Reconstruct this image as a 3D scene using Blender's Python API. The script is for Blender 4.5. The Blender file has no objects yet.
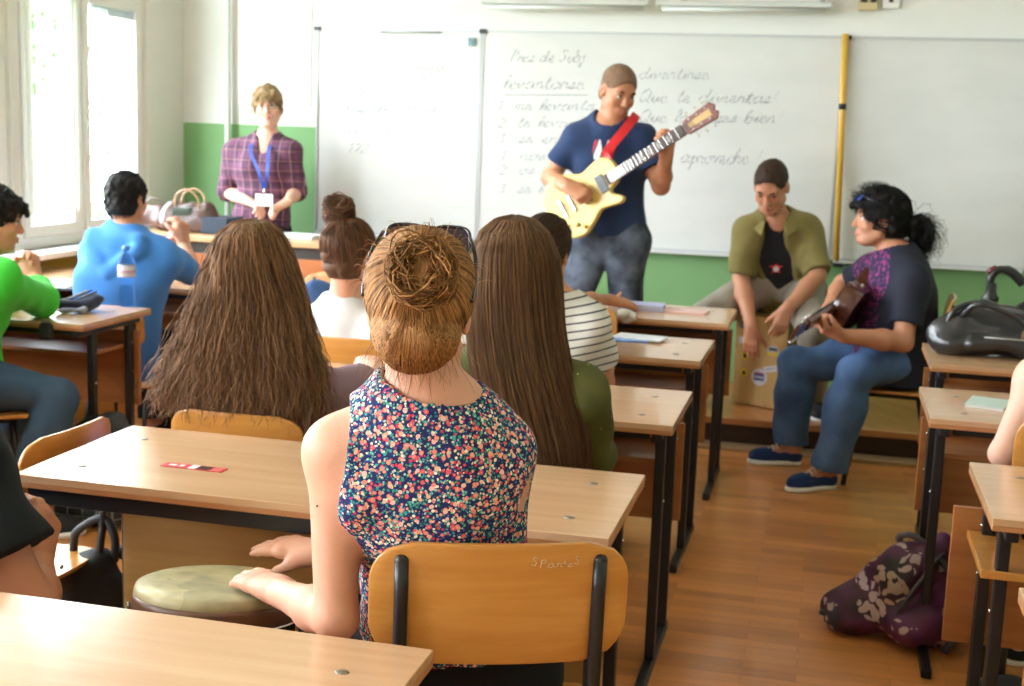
import bpy, math, random
import numpy as np
from mathutils import Vector, Matrix
random.seed(7); RNG = np.random.default_rng(7)
S = bpy.context.scene
COL = S.collection
# ------------------------------------------------------------------ camera
YAW, PIT, ROL, FPX, CAMH = math.radians(-13.6), math.radians(9.37), math.radians(2.01), 1290.03, 1.523
def _cam():
    cy, sy, cp, sp = math.cos(YAW), math.sin(YAW), math.cos(PIT), math.sin(PIT)
    F = np.array([sy*cp, cy*cp, -sp]); R = np.array([cy, -sy, 0.0]); U = np.cross(R, F)
    c, s = math.cos(ROL), math.sin(ROL)
    return c*R + s*U, -s*R + c*U, F
CR, CU, CF = _cam(); CC = np.array([0, 0, CAMH])
cd = bpy.data.cameras.new('camera'); cam = bpy.data.objects.new('camera', cd); COL.objects.link(cam)
cam.matrix_world = Matrix(((CR[0], CU[0], -CF[0], CC[0]), (CR[1], CU[1], -CF[1], CC[1]), (CR[2], CU[2], -CF[2], CC[2]), (0, 0, 0, 1)))
cd.sensor_width = 36; cd.lens = 36*FPX/1024; cd.clip_start = 0.05; cd.clip_end = 200
cd.dof.use_dof = True; cd.dof.focus_distance = 2.05; cd.dof.aperture_fstop = 7.5
S.camera = cam
def at(px, py, Y):            # point of the room at depth Y that the photo shows at (px, py)
    d = (px-512)/FPX*CR - (py-343)/FPX*CU + CF
    return CC + d*Y/d[1]
def atz(px, py, Z):
    d = (px-512)/FPX*CR - (py-343)/FPX*CU + CF
    return CC + d*(Z-CAMH)/d[2]
# ------------------------------------------------------------------ world, light, exposure
W = bpy.data.worlds.new('sky'); S.world = W; W.use_nodes = True
bgn = W.node_tree.nodes['Background']; bgn.inputs[0].default_value = (0.86, 0.94, 1.0, 1); bgn.inputs[1].default_value = 34.0
S.view_settings.view_transform = 'Standard'; S.view_settings.look = 'None'; S.view_settings.gamma = 1; S.view_settings.use_curve_mapping = False
S.view_settings.exposure = -0.08
S.cycles.use_denoising = True; S.cycles.max_bounces = 8; S.cycles.diffuse_bounces = 5; S.cycles.glossy_bounces = 4
S.cycles.transmission_bounces = 6; S.cycles.transparent_max_bounces = 8; S.cycles.caustics_reflective = False; S.cycles.caustics_refractive = False
S.cycles.sample_clamp_indirect = 6; S.cycles.use_adaptive_sampling = False
XL = -3.9; YW = 7.33; XR = 2.75; YB = -1.6; ZC = 3.15      # left wall, board wall, right wall, back wall, ceiling
WINS = [(5.66, 6.9), (4.15, 5.60), (2.35, 3.85), (0.45, 2.0), (-1.5, 0.1)]; WZ0, WZ1 = 0.84, 2.75
def area(name, loc, rot, sx, sy, power, color, portal=False):
    l = bpy.data.lights.new(name, 'AREA'); l.shape = 'RECTANGLE'; l.size = sx; l.size_y = sy; l.energy = power; l.color = color
    if portal: l.cycles.is_portal = True
    o = bpy.data.objects.new(name, l); COL.objects.link(o); o.location = loc; o.rotation_euler = rot; return o
for a, b in WINS:
    area('window_daylight', (XL-0.28, (a+b)/2, (WZ0+WZ1)/2), (0, -math.pi/2, 0), WZ1-WZ0, b-a, 0, (1, 1, 1), True)
# ------------------------------------------------------------------ object helpers
def tag(o, label=None, cat=None, group=None, kind=None):
    if label: o['label'] = label
    if cat: o['category'] = cat
    if group: o['group'] = group
    if kind: o['kind'] = kind
    return o
def empty(name, loc, rz=0, label=None, cat=None, group=None):
    o = bpy.data.objects.new(name, None); COL.objects.link(o); o.location = tuple(loc); o.rotation_euler = (0, 0, rz)
    o.empty_display_size = 0.1
    return tag(o, label, cat, group)
def meshobj(name, V, F, mats, parent=None, smooth=False, mi=None, origin=None, bevel=0, label=None):
    V = np.asarray(V, dtype=float)
    if origin is not None: V = V - np.asarray(origin, float)
    me = bpy.data.meshes.new(name)
    if isinstance(F, np.ndarray):
        n = len(F); k = F.shape[1]
        me.vertices.add(len(V)); me.vertices.foreach_set('co', V.astype(np.float32).ravel())
        me.loops.add(n*k); me.loops.foreach_set('vertex_index', F.astype(np.int32).ravel())
        me.polygons.add(n); me.polygons.foreach_set('loop_start', np.arange(0, n*k, k, dtype=np.int32)); me.update(calc_edges=True)
    else:
        me.from_pydata([tuple(v) for v in V], [], F); me.update()
    if not isinstance(mats, (list, tuple)): mats = [mats]
    for m in mats: me.materials.append(m)
    if mi is not None: me.polygons.foreach_set('material_index', np.asarray(mi, dtype=np.int32))
    if smooth: me.polygons.foreach_set('use_smooth', np.ones(len(me.polygons), dtype=bool))
    o = bpy.data.objects.new(name, me); COL.objects.link(o)
    if parent: o.parent = parent
    if bevel:
        b = o.modifiers.new('edge', 'BEVEL'); b.width = bevel; b.segments = 2; b.limit_method = 'ANGLE'; b.angle_limit = math.radians(40)
    if label: o['label'] = label
    return o
def copy_tree(o, parent=None):
    c = o.copy(); COL.objects.link(c); c.parent = parent
    for ch in list(o.children): copy_tree(ch, c)
    return c
def nrm(v): v = np.asarray(v, float); return v/(np.linalg.norm(v)+1e-12)
class MB:
    def __init__(s): s.V = []; s.F = []; s.M = []; s.S = []
    def add(s, V, F, m=0, smooth=False):
        b = len(s.V); s.V += [tuple(v) for v in V]; s.F += [tuple(b+i for i in f) for f in F]; s.M += [m]*len(F); s.S += [smooth]*len(F); return s
    def box(s, c, d, m=0, R=None):
        c = np.array(c, float); h = np.array(d, float)/2
        P = np.array([[x, y, z] for x in (-1, 1) for y in (-1, 1) for z in (-1, 1)])*h
        if R is not None: P = P @ np.asarray(R).T
        return s.add(P+c, [(0, 1, 3, 2), (4, 6, 7, 5), (0, 4, 5, 1), (2, 3, 7, 6), (0, 2, 6, 4), (1, 5, 7, 3)], m)
    def bb(s, x0, x1, y0, y1, z0, z1, m=0): return s.box(((x0+x1)/2, (y0+y1)/2, (z0+z1)/2), (x1-x0, y1-y0, z1-z0), m)
    def tube(s, pts, r, n=10, m=0, cap=True, closed=False):
        pts = [np.array(p, float) for p in pts]; N = len(pts)
        rs = r if isinstance(r, (list, tuple, np.ndarray)) else [r]*N
        V = []; up = None
        for i in range(N):
            if closed: t = nrm(pts[(i+1) % N]-pts[i-1])
            else: t = nrm(pts[min(i+1, N-1)]-pts[max(i-1, 0)])
            if up is None: up = nrm(np.cross(t, [0.31, 0.17, 0.93] if abs(t[2]) < .9 else [1, 0.1, 0]))
            a = nrm(up-t*np.dot(up, t)); b = np.cross(t, a); up = a
            for k in range(n):
                w = 2*math.pi*k/n; V.append(pts[i]+rs[i]*(math.cos(w)*a+math.sin(w)*b))
        F = []
        for i in range(N if closed else N-1):
            for k in range(n):
                j = (i+1) % N; F.append((i*n+k, i*n+(k+1) % n, j*n+(k+1) % n, j*n+k))
        if cap and not closed: F += [tuple(range(n-1, -1, -1)), tuple((N-1)*n+k for k in range(n))]
        return s.add(V, F, m, True)
    def lathe(s, prof, c=(0, 0, 0), n=28, m=0, R=None, sx=1, sy=1):
        V = []; c = np.array(c, float)
        for r, z in prof:
            for k in range(n):
                w = 2*math.pi*k/n; p = np.array([r*math.cos(w)*sx, r*math.sin(w)*sy, z])
                V.append((np.asarray(R) @ p if R is not None else p)+c)
        F = []
        for i in range(len(prof)-1):
            for k in range(n): F.append((i*n+k, i*n+(k+1) % n, (i+1)*n+(k+1) % n, (i+1)*n+k))
        F += [tuple(range(n-1, -1, -1)), tuple((len(prof)-1)*n+k for k in range(n))]
        return s.add(V, F, m, True)
    def ell(s, c, r, R=None, n=16, k=10, m=0):
        pr = [(math.sin(math.pi*i/k), -math.cos(math.pi*i/k)) for i in range(k+1)]
        V = []; c = np.array(c, float); r = np.array(r, float)
        for a, z in pr:
            for j in range(n):
                w = 2*math.pi*j/n; p = np.array([a*math.cos(w), a*math.sin(w), z])*r
                V.append((np.asarray(R) @ p if R is not None else p)+c)
        F = [(i*n+j, i*n+(j+1) % n, (i+1)*n+(j+1) % n, (i+1)*n+j) for i in range(k) for j in range(n)]
        return s.add(V, F, m, True)
    def prism(s, poly, h, M=None, m=0, smooth=False):     # poly in local xy, extruded 0..h in local z, M = 4x4
        n = len(poly); V = [np.array([x, y, 0.0]) for x, y in poly]+[np.array([x, y, h]) for x, y in poly]
        if M is not None: V = [np.asarray(M)[:3, :3] @ v+np.asarray(M)[:3, 3] for v in V]
        return s.add(V, [tuple(range(n-1, -1, -1)), tuple(range(n, 2*n))], m).addside(len(s.V)-2*n, n, m, smooth)
    def addside(s, b, n, m, smooth):
        for i in range(n):
            s.F.append((b+i, b+(i+1) % n, b+n+(i+1) % n, b+n+i)); s.M.append(m); s.S.append(smooth)
        return s
    def build(s, name, mats, parent=None, origin=None, bevel=0, label=None):
        o = meshobj(name, s.V, s.F, mats, parent, mi=s.M, origin=origin, bevel=bevel, label=label)
        o.data.polygons.foreach_set('use_smooth', np.array(s.S, dtype=bool)); return o
def frame4(o, x, y, z):
    M = np.eye(4); M[:3, 0] = x; M[:3, 1] = y; M[:3, 2] = z; M[:3, 3] = o; return M
def catmull(P, n=6, closed=False):
    P = [np.array(p, float) for p in P]; N = len(P); out = []
    rng = range(N) if closed else range(N-1)
    for i in rng:
        p0 = P[i-1] if (closed or i > 0) else 2*P[0]-P[1]; p1 = P[i]; p2 = P[(i+1) % N]
        p3 = P[(i+2) % N] if (closed or i+2 < N) else 2*P[-1]-P[-2]
        for k in range(n):
            t = k/n; out.append(.5*((2*p1)+(-p0+p2)*t+(2*p0-5*p1+4*p2-p3)*t*t+(-p0+3*p1-3*p2+p3)*t**3))
    if not closed: out.append(P[-1])
    return out
# ------------------------------------------------------------------ materials
def mat(name, col, rough=.6, spec=.5, metal=0, coat=0, sss=0, sheen=0, bump=0, bscale=60, var=0, vscale=8, stretch=(1, 1, 1), trans=0, alpha=1):
    m = bpy.data.materials.new(name); m.use_nodes = True; nt = m.node_tree; b = nt.nodes['Principled BSDF']
    b.inputs['Base Color'].default_value = (*col, 1); b.inputs['Roughness'].default_value = rough; b.inputs['Metallic'].default_value = metal
    b.inputs['Specular IOR Level'].default_value = spec; b.inputs['Coat Weight'].default_value = coat; b.inputs['Coat Roughness'].default_value = .12
    b.inputs['Transmission Weight'].default_value = trans; b.inputs['Alpha'].default_value = alpha
    if sss: b.inputs['Subsurface Weight'].default_value = sss; b.inputs['Subsurface Radius'].default_value = (1, .35, .2); b.inputs['Subsurface Scale'].default_value = .008
    if sheen: b.inputs['Sheen Weight'].default_value = sheen
    if var or bump:
        tc = nt.nodes.new('ShaderNodeTexCoord'); mp = nt.nodes.new('ShaderNodeMapping'); mp.inputs['Scale'].default_value = stretch
        nt.links.new(tc.outputs['Object'], mp.inputs[0])
    if var:
        n = nt.nodes.new('ShaderNodeTexNoise'); n.inputs['Scale'].default_value = vscale; n.inputs['Detail'].default_value = 4; nt.links.new(mp.outputs[0], n.inputs[0])
        cr = nt.nodes.new('ShaderNodeValToRGB'); nt.links.new(n.outputs[0], cr.inputs[0])
        cr.color_ramp.elements[0].position = .3; cr.color_ramp.elements[1].position = .7
        cr.color_ramp.elements[0].color = (*[max(0, c*(1-var)) for c in col], 1); cr.color_ramp.elements[1].color = (*[min(1, c*(1+var)) for c in col], 1)
        nt.links.new(cr.outputs[0], b.inputs['Base Color'])
    if bump:
        n = nt.nodes.new('ShaderNodeTexNoise'); n.inputs['Scale'].default_value = bscale; n.inputs['Detail'].default_value = 3; nt.links.new(mp.outputs[0], n.inputs[0])
        bu = nt.nodes.new('ShaderNodeBump'); bu.inputs['Strength'].default_value = bump; bu.inputs['Distance'].default_value = .01
        nt.links.new(n.outputs[0], bu.inputs['Height']); nt.links.new(bu.outputs[0], b.inputs['Normal'])
    return m
def rgb(r, g, b):
    f = lambda c: (c/255/12.92) if c/255 <= .04045 else ((c/255+.055)/1.055)**2.4
    return (f(r), f(g), f(b))
class NT:
    def __init__(s, name, rough=.6, coat=0, spec=.5):
        s.m = bpy.data.materials.new(name); s.m.use_nodes = True; s.t = s.m.node_tree; s.b = s.t.nodes['Principled BSDF']
        s.b.inputs['Roughness'].default_value = rough; s.b.inputs['Coat Weight'].default_value = coat; s.b.inputs['Specular IOR Level'].default_value = spec
        s.b.inputs['Coat Roughness'].default_value = .1
        s.tc = s.t.nodes.new('ShaderNodeTexCoord')
    def n(s, typ, **kw):
        x = s.t.nodes.new('ShaderNode'+typ)
        for k, v in kw.items():
            if k.startswith('i_'): x.inputs[int(k[2:]) if k[2:].isdigit() else k[2:].replace('_', ' ')].default_value = v
            else: setattr(x, k, v)
        return x
    def l(s, a, b): s.t.links.new(a, b)
    def mp(s, scale=(1, 1, 1), rot=(0, 0, 0), loc=(0, 0, 0)):
        x = s.n('Mapping'); x.inputs['Scale'].default_value = scale; x.inputs['Rotation'].default_value = rot; x.inputs['Location'].default_value = loc
        s.l(s.tc.outputs['Object'], x.inputs[0]); return x.outputs[0]
    def ramp(s, fac, stops, interp='LINEAR'):
        r = s.n('ValToRGB'); r.color_ramp.interpolation = interp; e = r.color_ramp.elements
        while len(e) > 1: e.remove(e[-1])
        e[0].position = stops[0][0]; e[0].color = (*stops[0][1], 1)
        for p, c in stops[1:]: q = e.new(p); q.color = (*c, 1)
        s.l(fac, r.inputs[0]); return r.outputs[0]
    def mix(s, f, a, b, blend='MIX'):
        x = s.n('Mix', data_type='RGBA', blend_type=blend)
        for v, i in ((f, 0), (a, 6), (b, 7)):
            if isinstance(v, (int, float)): x.inputs[i].default_value = v
            elif isinstance(v, tuple): x.inputs[i].default_value = (*v, 1)
            else: s.l(v, x.inputs[i])
        return x.outputs[2]
    def math(s, op, a, b=0):
        x = s.n('Math', operation=op)
        for v, i in ((a, 0), (b, 1)):
            if isinstance(v, (int, float)): x.inputs[i].default_value = v
            else: s.l(v, x.inputs[i])
        return x.outputs[0]
    def noise(s, vec, scale, detail=3): x = s.n('TexNoise'); x.inputs['Scale'].default_value = scale; x.inputs['Detail'].default_value = detail; s.l(vec, x.inputs[0]); return x.outputs[0]
    def sep(s, vec): x = s.n('SeparateXYZ'); s.l(vec, x.inputs[0]); return x.outputs
    def bump(s, h, st=.3, d=.01): x = s.n('Bump'); x.inputs['Strength'].default_value = st; x.inputs['Distance'].default_value = d; s.l(h, x.inputs['Height']); s.l(x.outputs[0], s.b.inputs['Normal'])
    def out(s, c): s.l(c, s.b.inputs['Base Color']); return s.m
def wood(name, c1, c2, rough=.35, coat=.3, axis='x', scale=1.0, fine=.5, spec=.5):
    w = NT(name, rough, coat, spec); st = {'x': (.6, 9, 9), 'y': (9, .6, 9), 'z': (9, 9, .6)}[axis]
    v = w.mp(tuple(q*scale for q in st)); a = w.noise(v, 3, 5); b = w.noise(v, 14, 2)
    return w.out(w.mix(fine*.4, w.ramp(a, [(.3, c1), (.7, c2)]), w.ramp(b, [(.35, c1), (.65, c2)])))
# ------------------------------------------------------------------ smooth solids (signed distance fields, surface nets)
def rc(a, b, r1, r2=None, k=.02, clip=(), flat=None, op='+'):
    return dict(t='c', a=np.array(a, float), b=np.array(b, float), r1=r1, r2=r1 if r2 is None else r2, k=k, clip=clip, flat=flat, op=op)
def el(c, r, B=None, k=.02, clip=(), op='+'):
    return dict(t='e', c=np.array(c, float), r=np.array(r, float)*np.ones(3), B=np.eye(3) if B is None else np.asarray(B, float), k=k, clip=clip, op=op)
def _aabb(p):
    if p['t'] == 'c':
        lo = np.minimum(p['a']-p['r1'], p['b']-p['r2']); hi = np.maximum(p['a']+p['r1'], p['b']+p['r2'])
    else:
        e = np.sqrt(((p['B']*p['r'][None, :])**2).sum(1)); lo = p['c']-e; hi = p['c']+e
    return lo, hi
def _eval(p, P):
    if p['t'] == 'c':
        ab = p['b']-p['a']; L = ab@ab+1e-12; t = np.clip(((P-p['a'])@ab)/L, 0, 1)
        v = P-p['a']-t[..., None]*ab
        if p['flat'] is not None:
            ax, f = p['flat']; q = v@ax; v = v+(q*(f-1))[..., None]*ax
            d = np.sqrt((v*v).sum(-1))-(p['r1']+(p['r2']-p['r1'])*t); d = d/((1+f)/2)
        else: d = np.sqrt((v*v).sum(-1))-(p['r1']+(p['r2']-p['r1'])*t)
    else:
        q = (P-p['c'])@p['B']; k0 = np.sqrt(((q/p['r'])**2).sum(-1)); k1 = np.sqrt(((q/p['r']**2)**2).sum(-1))+1e-9
        d = np.where(k0 < 1e-4, -p['r'].min(), k0*(k0-1)/k1)
    for pt, n in p['clip']: d = np.maximum(d, (P-np.asarray(pt))@np.asarray(n))
    return d
def _axis(lo, hi, h, hf, fine):
    xs = [lo]
    while xs[-1] < hi:
        x = xs[-1]; st = h
        for a, b in fine:
            if a-h <= x <= b: st = hf
        xs.append(x+st)
    return np.array(xs)
def sdf_mesh(prims, h=.008, fine=(), hf=.004, folds=0, fscale=14, global_clip=(), cuts=(), fstretch=(1, 1, 1)):
    add = [p for p in prims if p['op'] == '+']; bb = [_aabb(p) for p in add]
    lo = np.min([b[0] for b in bb], 0)-.02; hi = np.max([b[1] for b in bb], 0)+.02
    ax = [_axis(lo[i], hi[i], h, hf, [(f[0][i], f[1][i]) for f in fine]) for i in range(3)]
    V = np.full([len(a) for a in ax], .08, dtype=np.float32)
    for p in prims:
        l, u = _aabb(p); m = max(.025, p['k']*1.5)+h
        I = [slice(max(0, np.searchsorted(ax[i], l[i]-m)-1), np.searchsorted(ax[i], u[i]+m)+1) for i in range(3)]
        if any(s.stop <= s.start for s in I): continue
        G = np.stack(np.meshgrid(ax[0][I[0]], ax[1][I[1]], ax[2][I[2]], indexing='ij'), -1)
        if G.size == 0: continue
        d = _eval(p, G).astype(np.float32); sub = V[I[0], I[1], I[2]]; k = p['k']
        if p['op'] == '+': hh = np.maximum(k-np.abs(sub-d), 0)/k; V[I[0], I[1], I[2]] = np.minimum(sub, d)-hh*hh*k/4
        else: hh = np.maximum(k-np.abs(sub+d), 0)/k; V[I[0], I[1], I[2]] = np.maximum(sub, -d)+hh*hh*k/4
    if folds:
        idx = np.nonzero(np.abs(V) < .03); P = np.stack([ax[i][idx[i]] for i in range(3)], -1)*np.array(fstretch)
        rs = np.random.RandomState(3); n = np.zeros(len(P)); w = np.zeros(len(P))
        for q in range(3): d = rs.randn(3); d /= np.linalg.norm(d); w += np.sin(P@d*fscale*.6+rs.rand()*6)
        for q in range(6):
            d = rs.randn(3); d /= np.linalg.norm(d); n += np.sin(P@d*fscale*(1+.5*q)+w*1.6+rs.rand()*6)/(1+.35*q)
        V[idx] += (folds*.9*n).astype(np.float32)
    for pt, nn in global_clip:
        pt = np.asarray(pt, float); nn = np.asarray(nn, float)
        D = ((ax[0]-pt[0])*nn[0])[:, None, None]+((ax[1]-pt[1])*nn[1])[None, :, None]+((ax[2]-pt[2])*nn[2])[None, None, :]
        V = np.maximum(V, D.astype(np.float32))
    V[0] = V[-1] = .05; V[:, 0] = V[:, -1] = .05; V[:, :, 0] = V[:, :, -1] = .05
    s = V < 0
    c = [s[i:s.shape[0]-1+i, j:s.shape[1]-1+j, k:s.shape[2]-1+k] for i in (0, 1) for j in (0, 1) for k in (0, 1)]
    tot = sum(x.astype(np.int8) for x in c); act = (tot > 0) & (tot < 8)
    I, J, K = np.nonzero(act); n = len(I)
    offs = [(i, j, k) for i in (0, 1) for j in (0, 1) for k in (0, 1)]
    vals = np.stack([V[I+o[0], J+o[1], K+o[2]] for o in offs], -1)
    pos = np.stack([np.stack([ax[0][I+o[0]], ax[1][J+o[1]], ax[2][K+o[2]]], -1) for o in offs], 1)
    acc = np.zeros((n, 3)); cnt = np.zeros(n)
    for a in range(8):
        for b in range(a+1, 8):
            if sum(x != y for x, y in zip(offs[a], offs[b])) != 1: continue
            va, vb = vals[:, a], vals[:, b]; m = (va < 0) != (vb < 0)
            t = np.where(m, va/np.where(m, va-vb, 1), 0)
            pt = pos[:, a]+t[:, None]*(pos[:, b]-pos[:, a]); acc += pt*m[:, None]; cnt += m
    VX = acc/cnt[:, None]
    ID = np.full(act.shape, -1, dtype=np.int64); ID[I, J, K] = np.arange(n)
    Fs = []
    for axn in range(3):
        sl0 = [slice(None)]*3; sl1 = [slice(None)]*3; sl0[axn] = slice(0, -1); sl1[axn] = slice(1, None)
        A = s[tuple(sl0)]; B = s[tuple(sl1)]; m = A != B
        o1, o2 = [(1, 2), (2, 0), (0, 1)][axn]
        e = np.array(np.nonzero(m)); ok = (e[o1] > 0) & (e[o2] > 0)
        lim = np.array(act.shape); ok &= (e[o1] < lim[o1]) & (e[o2] < lim[o2]); e = e[:, ok]
        def cell(d1, d2):
            q = [e[0].copy(), e[1].copy(), e[2].copy()]; q[o1] = q[o1]-d1; q[o2] = q[o2]-d2; return ID[q[0], q[1], q[2]]
        Q = np.stack([cell(1, 1), cell(0, 1), cell(0, 0), cell(1, 0)], -1)
        flip = ~A[e[0], e[1], e[2]]; Q[flip] = Q[flip][:, ::-1]; Fs.append(Q[(Q >= 0).all(1)])
    return VX, np.concatenate(Fs)
def sdf_obj(name, prims, m, parent=None, origin=None, label=None, **kw):
    V, F = sdf_mesh(prims, **kw); ob = meshobj(name, V, F, m, parent, True, origin=origin, label=label)
    if 'hair' in name or name == 'ponytail': ob.data.attributes.new('rnd', 'FLOAT', 'POINT').data.foreach_set('value', np.full(len(V), .4, dtype=np.float32))
    return ob
# ------------------------------------------------------------------ strands (hair)
def strands(name, lines, r, m, parent, origin, taper=.35, sides=3):
    L = np.asarray(lines, float); n, k = L.shape[:2]
    T = np.gradient(L, axis=1); T /= np.linalg.norm(T, axis=2, keepdims=True)+1e-9
    ref = np.array([.3, .2, .93]); A = np.cross(T, ref); A /= np.linalg.norm(A, axis=2, keepdims=True)+1e-9; B = np.cross(T, A)
    rad = np.linspace(1, taper, k)[None, :, None]*np.reshape(np.asarray(r, float), (-1, 1, 1))
    V = np.stack([L+rad*(math.cos(2*math.pi*j/sides)*A+math.sin(2*math.pi*j/sides)*B) for j in range(sides)], 2)
    base = np.arange(n*k*sides).reshape(n, k, sides); F = []
    for j in range(sides):
        j2 = (j+1) % sides
        F.append(np.stack([base[:, :-1, j], base[:, :-1, j2], base[:, 1:, j2], base[:, 1:, j]], -1).reshape(-1, 4))
    o = meshobj(name, V.reshape(-1, 3), np.concatenate(F), m, parent, True, origin=origin)
    at_ = o.data.attributes.new('rnd', 'FLOAT', 'POINT')
    at_.data.foreach_set('value', np.repeat(RNG.random(n), k*sides).astype(np.float32)); return o
def hair_mat(name, c1, c2, rough=.5):
    w = NT(name, rough+.12, 0, .22); a = w.n('Attribute', attribute_name='rnd'); nz = w.noise(w.mp((60, 60, 8)), 1.5, 3)
    f = w.math('ADD', w.math('MULTIPLY', a.outputs['Fac'], .6), w.math('MULTIPLY', nz, .5))
    nb = w.noise(w.mp((160, 160, 12)), 1.5, 3); w.bump(nb, .5, .004)
    return w.out(w.ramp(f, [(.15, c1), (.8, c2)]))
# ------------------------------------------------------------------ people
def hand(w, d, n, side, curl=.4, s=1.0, spread=.12, thumb=.5, curls=None, k=.009, fr=1.0):
    """w wrist, d towards the fingers, n the way the palm faces, side = which side (+1/-1 of d x n) the thumb leaves"""
    w = np.array(w, float); d = nrm(d); n = nrm(np.array(n)-d*np.dot(n, d)); l = np.cross(d, n)*side; P = []
    P.append(rc(w-d*.02*s, w+d*.035*s, .024*s, .027*s, k=.02, flat=(n, 1.5)))
    lens = [.072, .080, .074, .058]; off = [.027, .009, -.009, -.026]; mc = [.088, .090, .085, .078]
    for i in range(4):
        a = w+d*.02*s+l*off[i]*.6*s; kn = w+d*mc[i]*s+l*off[i]*s; P.append(rc(a, kn, .0135*s, .0115*s, k=.018))
        c = curls[i] if curls else curl*(1+.08*i); dd = nrm(d+l*spread*(1.2-.8*i)); p = kn; ang = 0
        for j, (fr_, cc) in enumerate(((.45, .9), (.31, 1.1), (.24, .7))):
            ang += c*cc; v = dd*math.cos(ang)+n*math.sin(ang); q = p+v*lens[i]*fr_*s
            P.append(rc(p, q, (.0092-.0009*j)*s*fr, (.0085-.0010*j)*s*fr, k=k if j else .012)); p = q
    t0 = w+d*.018*s+l*.018*s; t1 = w+d*.052*s+l*.043*s+n*.012*s; tv = nrm(d*.8+l*(.55-.5*thumb)+n*(.2+.7*thumb)); t2 = t1+tv*.034*s
    tv2 = nrm(tv+n*.4*thumb-l*.3*thumb); t3 = t2+tv2*.027*s
    P += [rc(t0, t1, .017*s, .0125*s, k=.018), rc(t1, t2, .0115*s, .0098*s, k=.01), rc(t2, t3, .0098*s, .0075*s, k=.008)]
    return P
class Head:
    def __init__(s, c, f, up=(0, 0, 1), sc=1.0):
        s.c = np.array(c, float); s.f = nrm(f); u = np.array(up, float); s.u = nrm(u-s.f*np.dot(u, s.f)); s.r = np.cross(s.f, s.u); s.s = sc
        s.B = np.stack([s.r, s.f, s.u], 1)
    def p(s, x, y, z): return s.c+s.s*(x*s.r+y*s.f+z*s.u)
    def prims(s, face=True, fem=0, jaw=1.0):
        q = s.s; e = lambda c, r, k=.02, op='+': el(s.p(*c), np.array(r)*q, s.B, k*q, op=op); c = lambda a, b, r1, r2, k=.012, op='+': rc(s.p(*a), s.p(*b), r1*q, r2*q, k*q, op=op)
        P = [e((0, -.012, .033), (.073, .094, .082)), e((0, .026, -.025), (.060, .062, .082), .03), e((0, .042, -.088), (.034*jaw, .034, .026), .03),
             c((-.048*jaw, .01, -.062), (-.022, .055, -.092), .017, .015, .03), c((.048*jaw, .01, -.062), (.022, .055, -.092), .017, .015, .03)]
        for x in (-1, 1):
            P += [e((x*.0745, -.006, -.008), (.010, .019, .031), .01), e((x*.080, .001, -.006), (.006, .009, .016), .006, '-'), e((x*.036, .058, -.030), (.022, .022, .020), .025)]
        if face:
            P += [c((-.034, .077, .020), (.034, .077, .020), .011, .011, .02), c((0, .084, .012), (0, .100, -.026), .0075, .0105, .012), e((0, .101, -.031), (.012, .011, .009), .008)]
            for x in (-1, 1):
                P += [e((x*.010, .094, -.034), (.007, .009, .006), .006), e((x*.031, .096, .002), (.017, .014, .012), .014, '-'), e((x*.031, .071, .001), (.0135, .0125, .0125), .004)]
            P += [e((0, .080, -.064), (.025, .012, .014), .012), e((0, .086, -.058), (.021, .008, .0045), .005), e((0, .085, -.068), (.018, .008, .005), .005), c((-.018, .094, -.063), (.018, .094, -.063), .0015, .0015, .004, '-'), e((0, .074, -.093), (.017, .012, .012), .014)]
        return P
    def features(s, root, o, brow, iris=(.06, .035, .02), lip=rgb(190, 110, 100), closed=False, smile=False, open_lids=True):
        q = s.s
        for x in (-1, 1):
            if not closed:
                mb = MB(); c = s.p(x*.031, .0735, .001); mb.ell(c, .0122*q, s.B, 14, 10, 0); g = c+s.f*.0072*q; mb.ell(g, np.array([.0062, .0062, .0062])*q, s.B, 10, 8, 1)
                mb.build('eye', [M_EYE, mat('iris', iris, .15)], root, origin=o)
            lid = [rc(s.p(x*(.031-.014), .078, .003), s.p(x*.031, .0855, .0085 if open_lids else .001), .0022*q, .0028*q, .003), rc(s.p(x*.031, .0855, .0085 if open_lids else .001), s.p(x*(.031+.015), .074, .001), .0028*q, .0018*q, .003)]
            sdf_obj('eyelashes', lid, mat('lash', (.03, .02, .015), .8), root, o, h=.0022*q)
            sdf_obj('eyebrow', [rc(s.p(x*.016, .0885, .019), s.p(x*.032, .0885, .026), .0036*q, .0036*q, .004), rc(s.p(x*.032, .0885, .026), s.p(x*.050, .0745, .020), .0036*q, .002*q, .004)], brow, root, o, h=.0025*q, folds=.001, fscale=900)
        w = .022 if not smile else .031; dz = 0 if not smile else .011
        P = [rc(s.p(-w, .083, -.063+dz), s.p(0, .0935, -.0585), .0020*q, .0042*q, .003), rc(s.p(0, .0935, -.0585), s.p(w, .083, -.063+dz), .0042*q, .0020*q, .003),
             rc(s.p(-w, .083, -.064+dz), s.p(0, .0925, -.070), .0020*q, .0052*q, .003), rc(s.p(0, .0925, -.070), s.p(w, .083, -.064+dz), .0052*q, .0020*q, .003)]
        sdf_obj('lips', P, mat('lip', lip, .45), root, o, h=.002*q)
        if smile: sdf_obj('teeth', [rc(s.p(-w*.7, .0885, -.0625+dz*.6), s.p(w*.7, .0885, -.0625+dz*.6), .003*q, .003*q, .002)], M_TEETH, root, o, h=.002*q)
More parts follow.
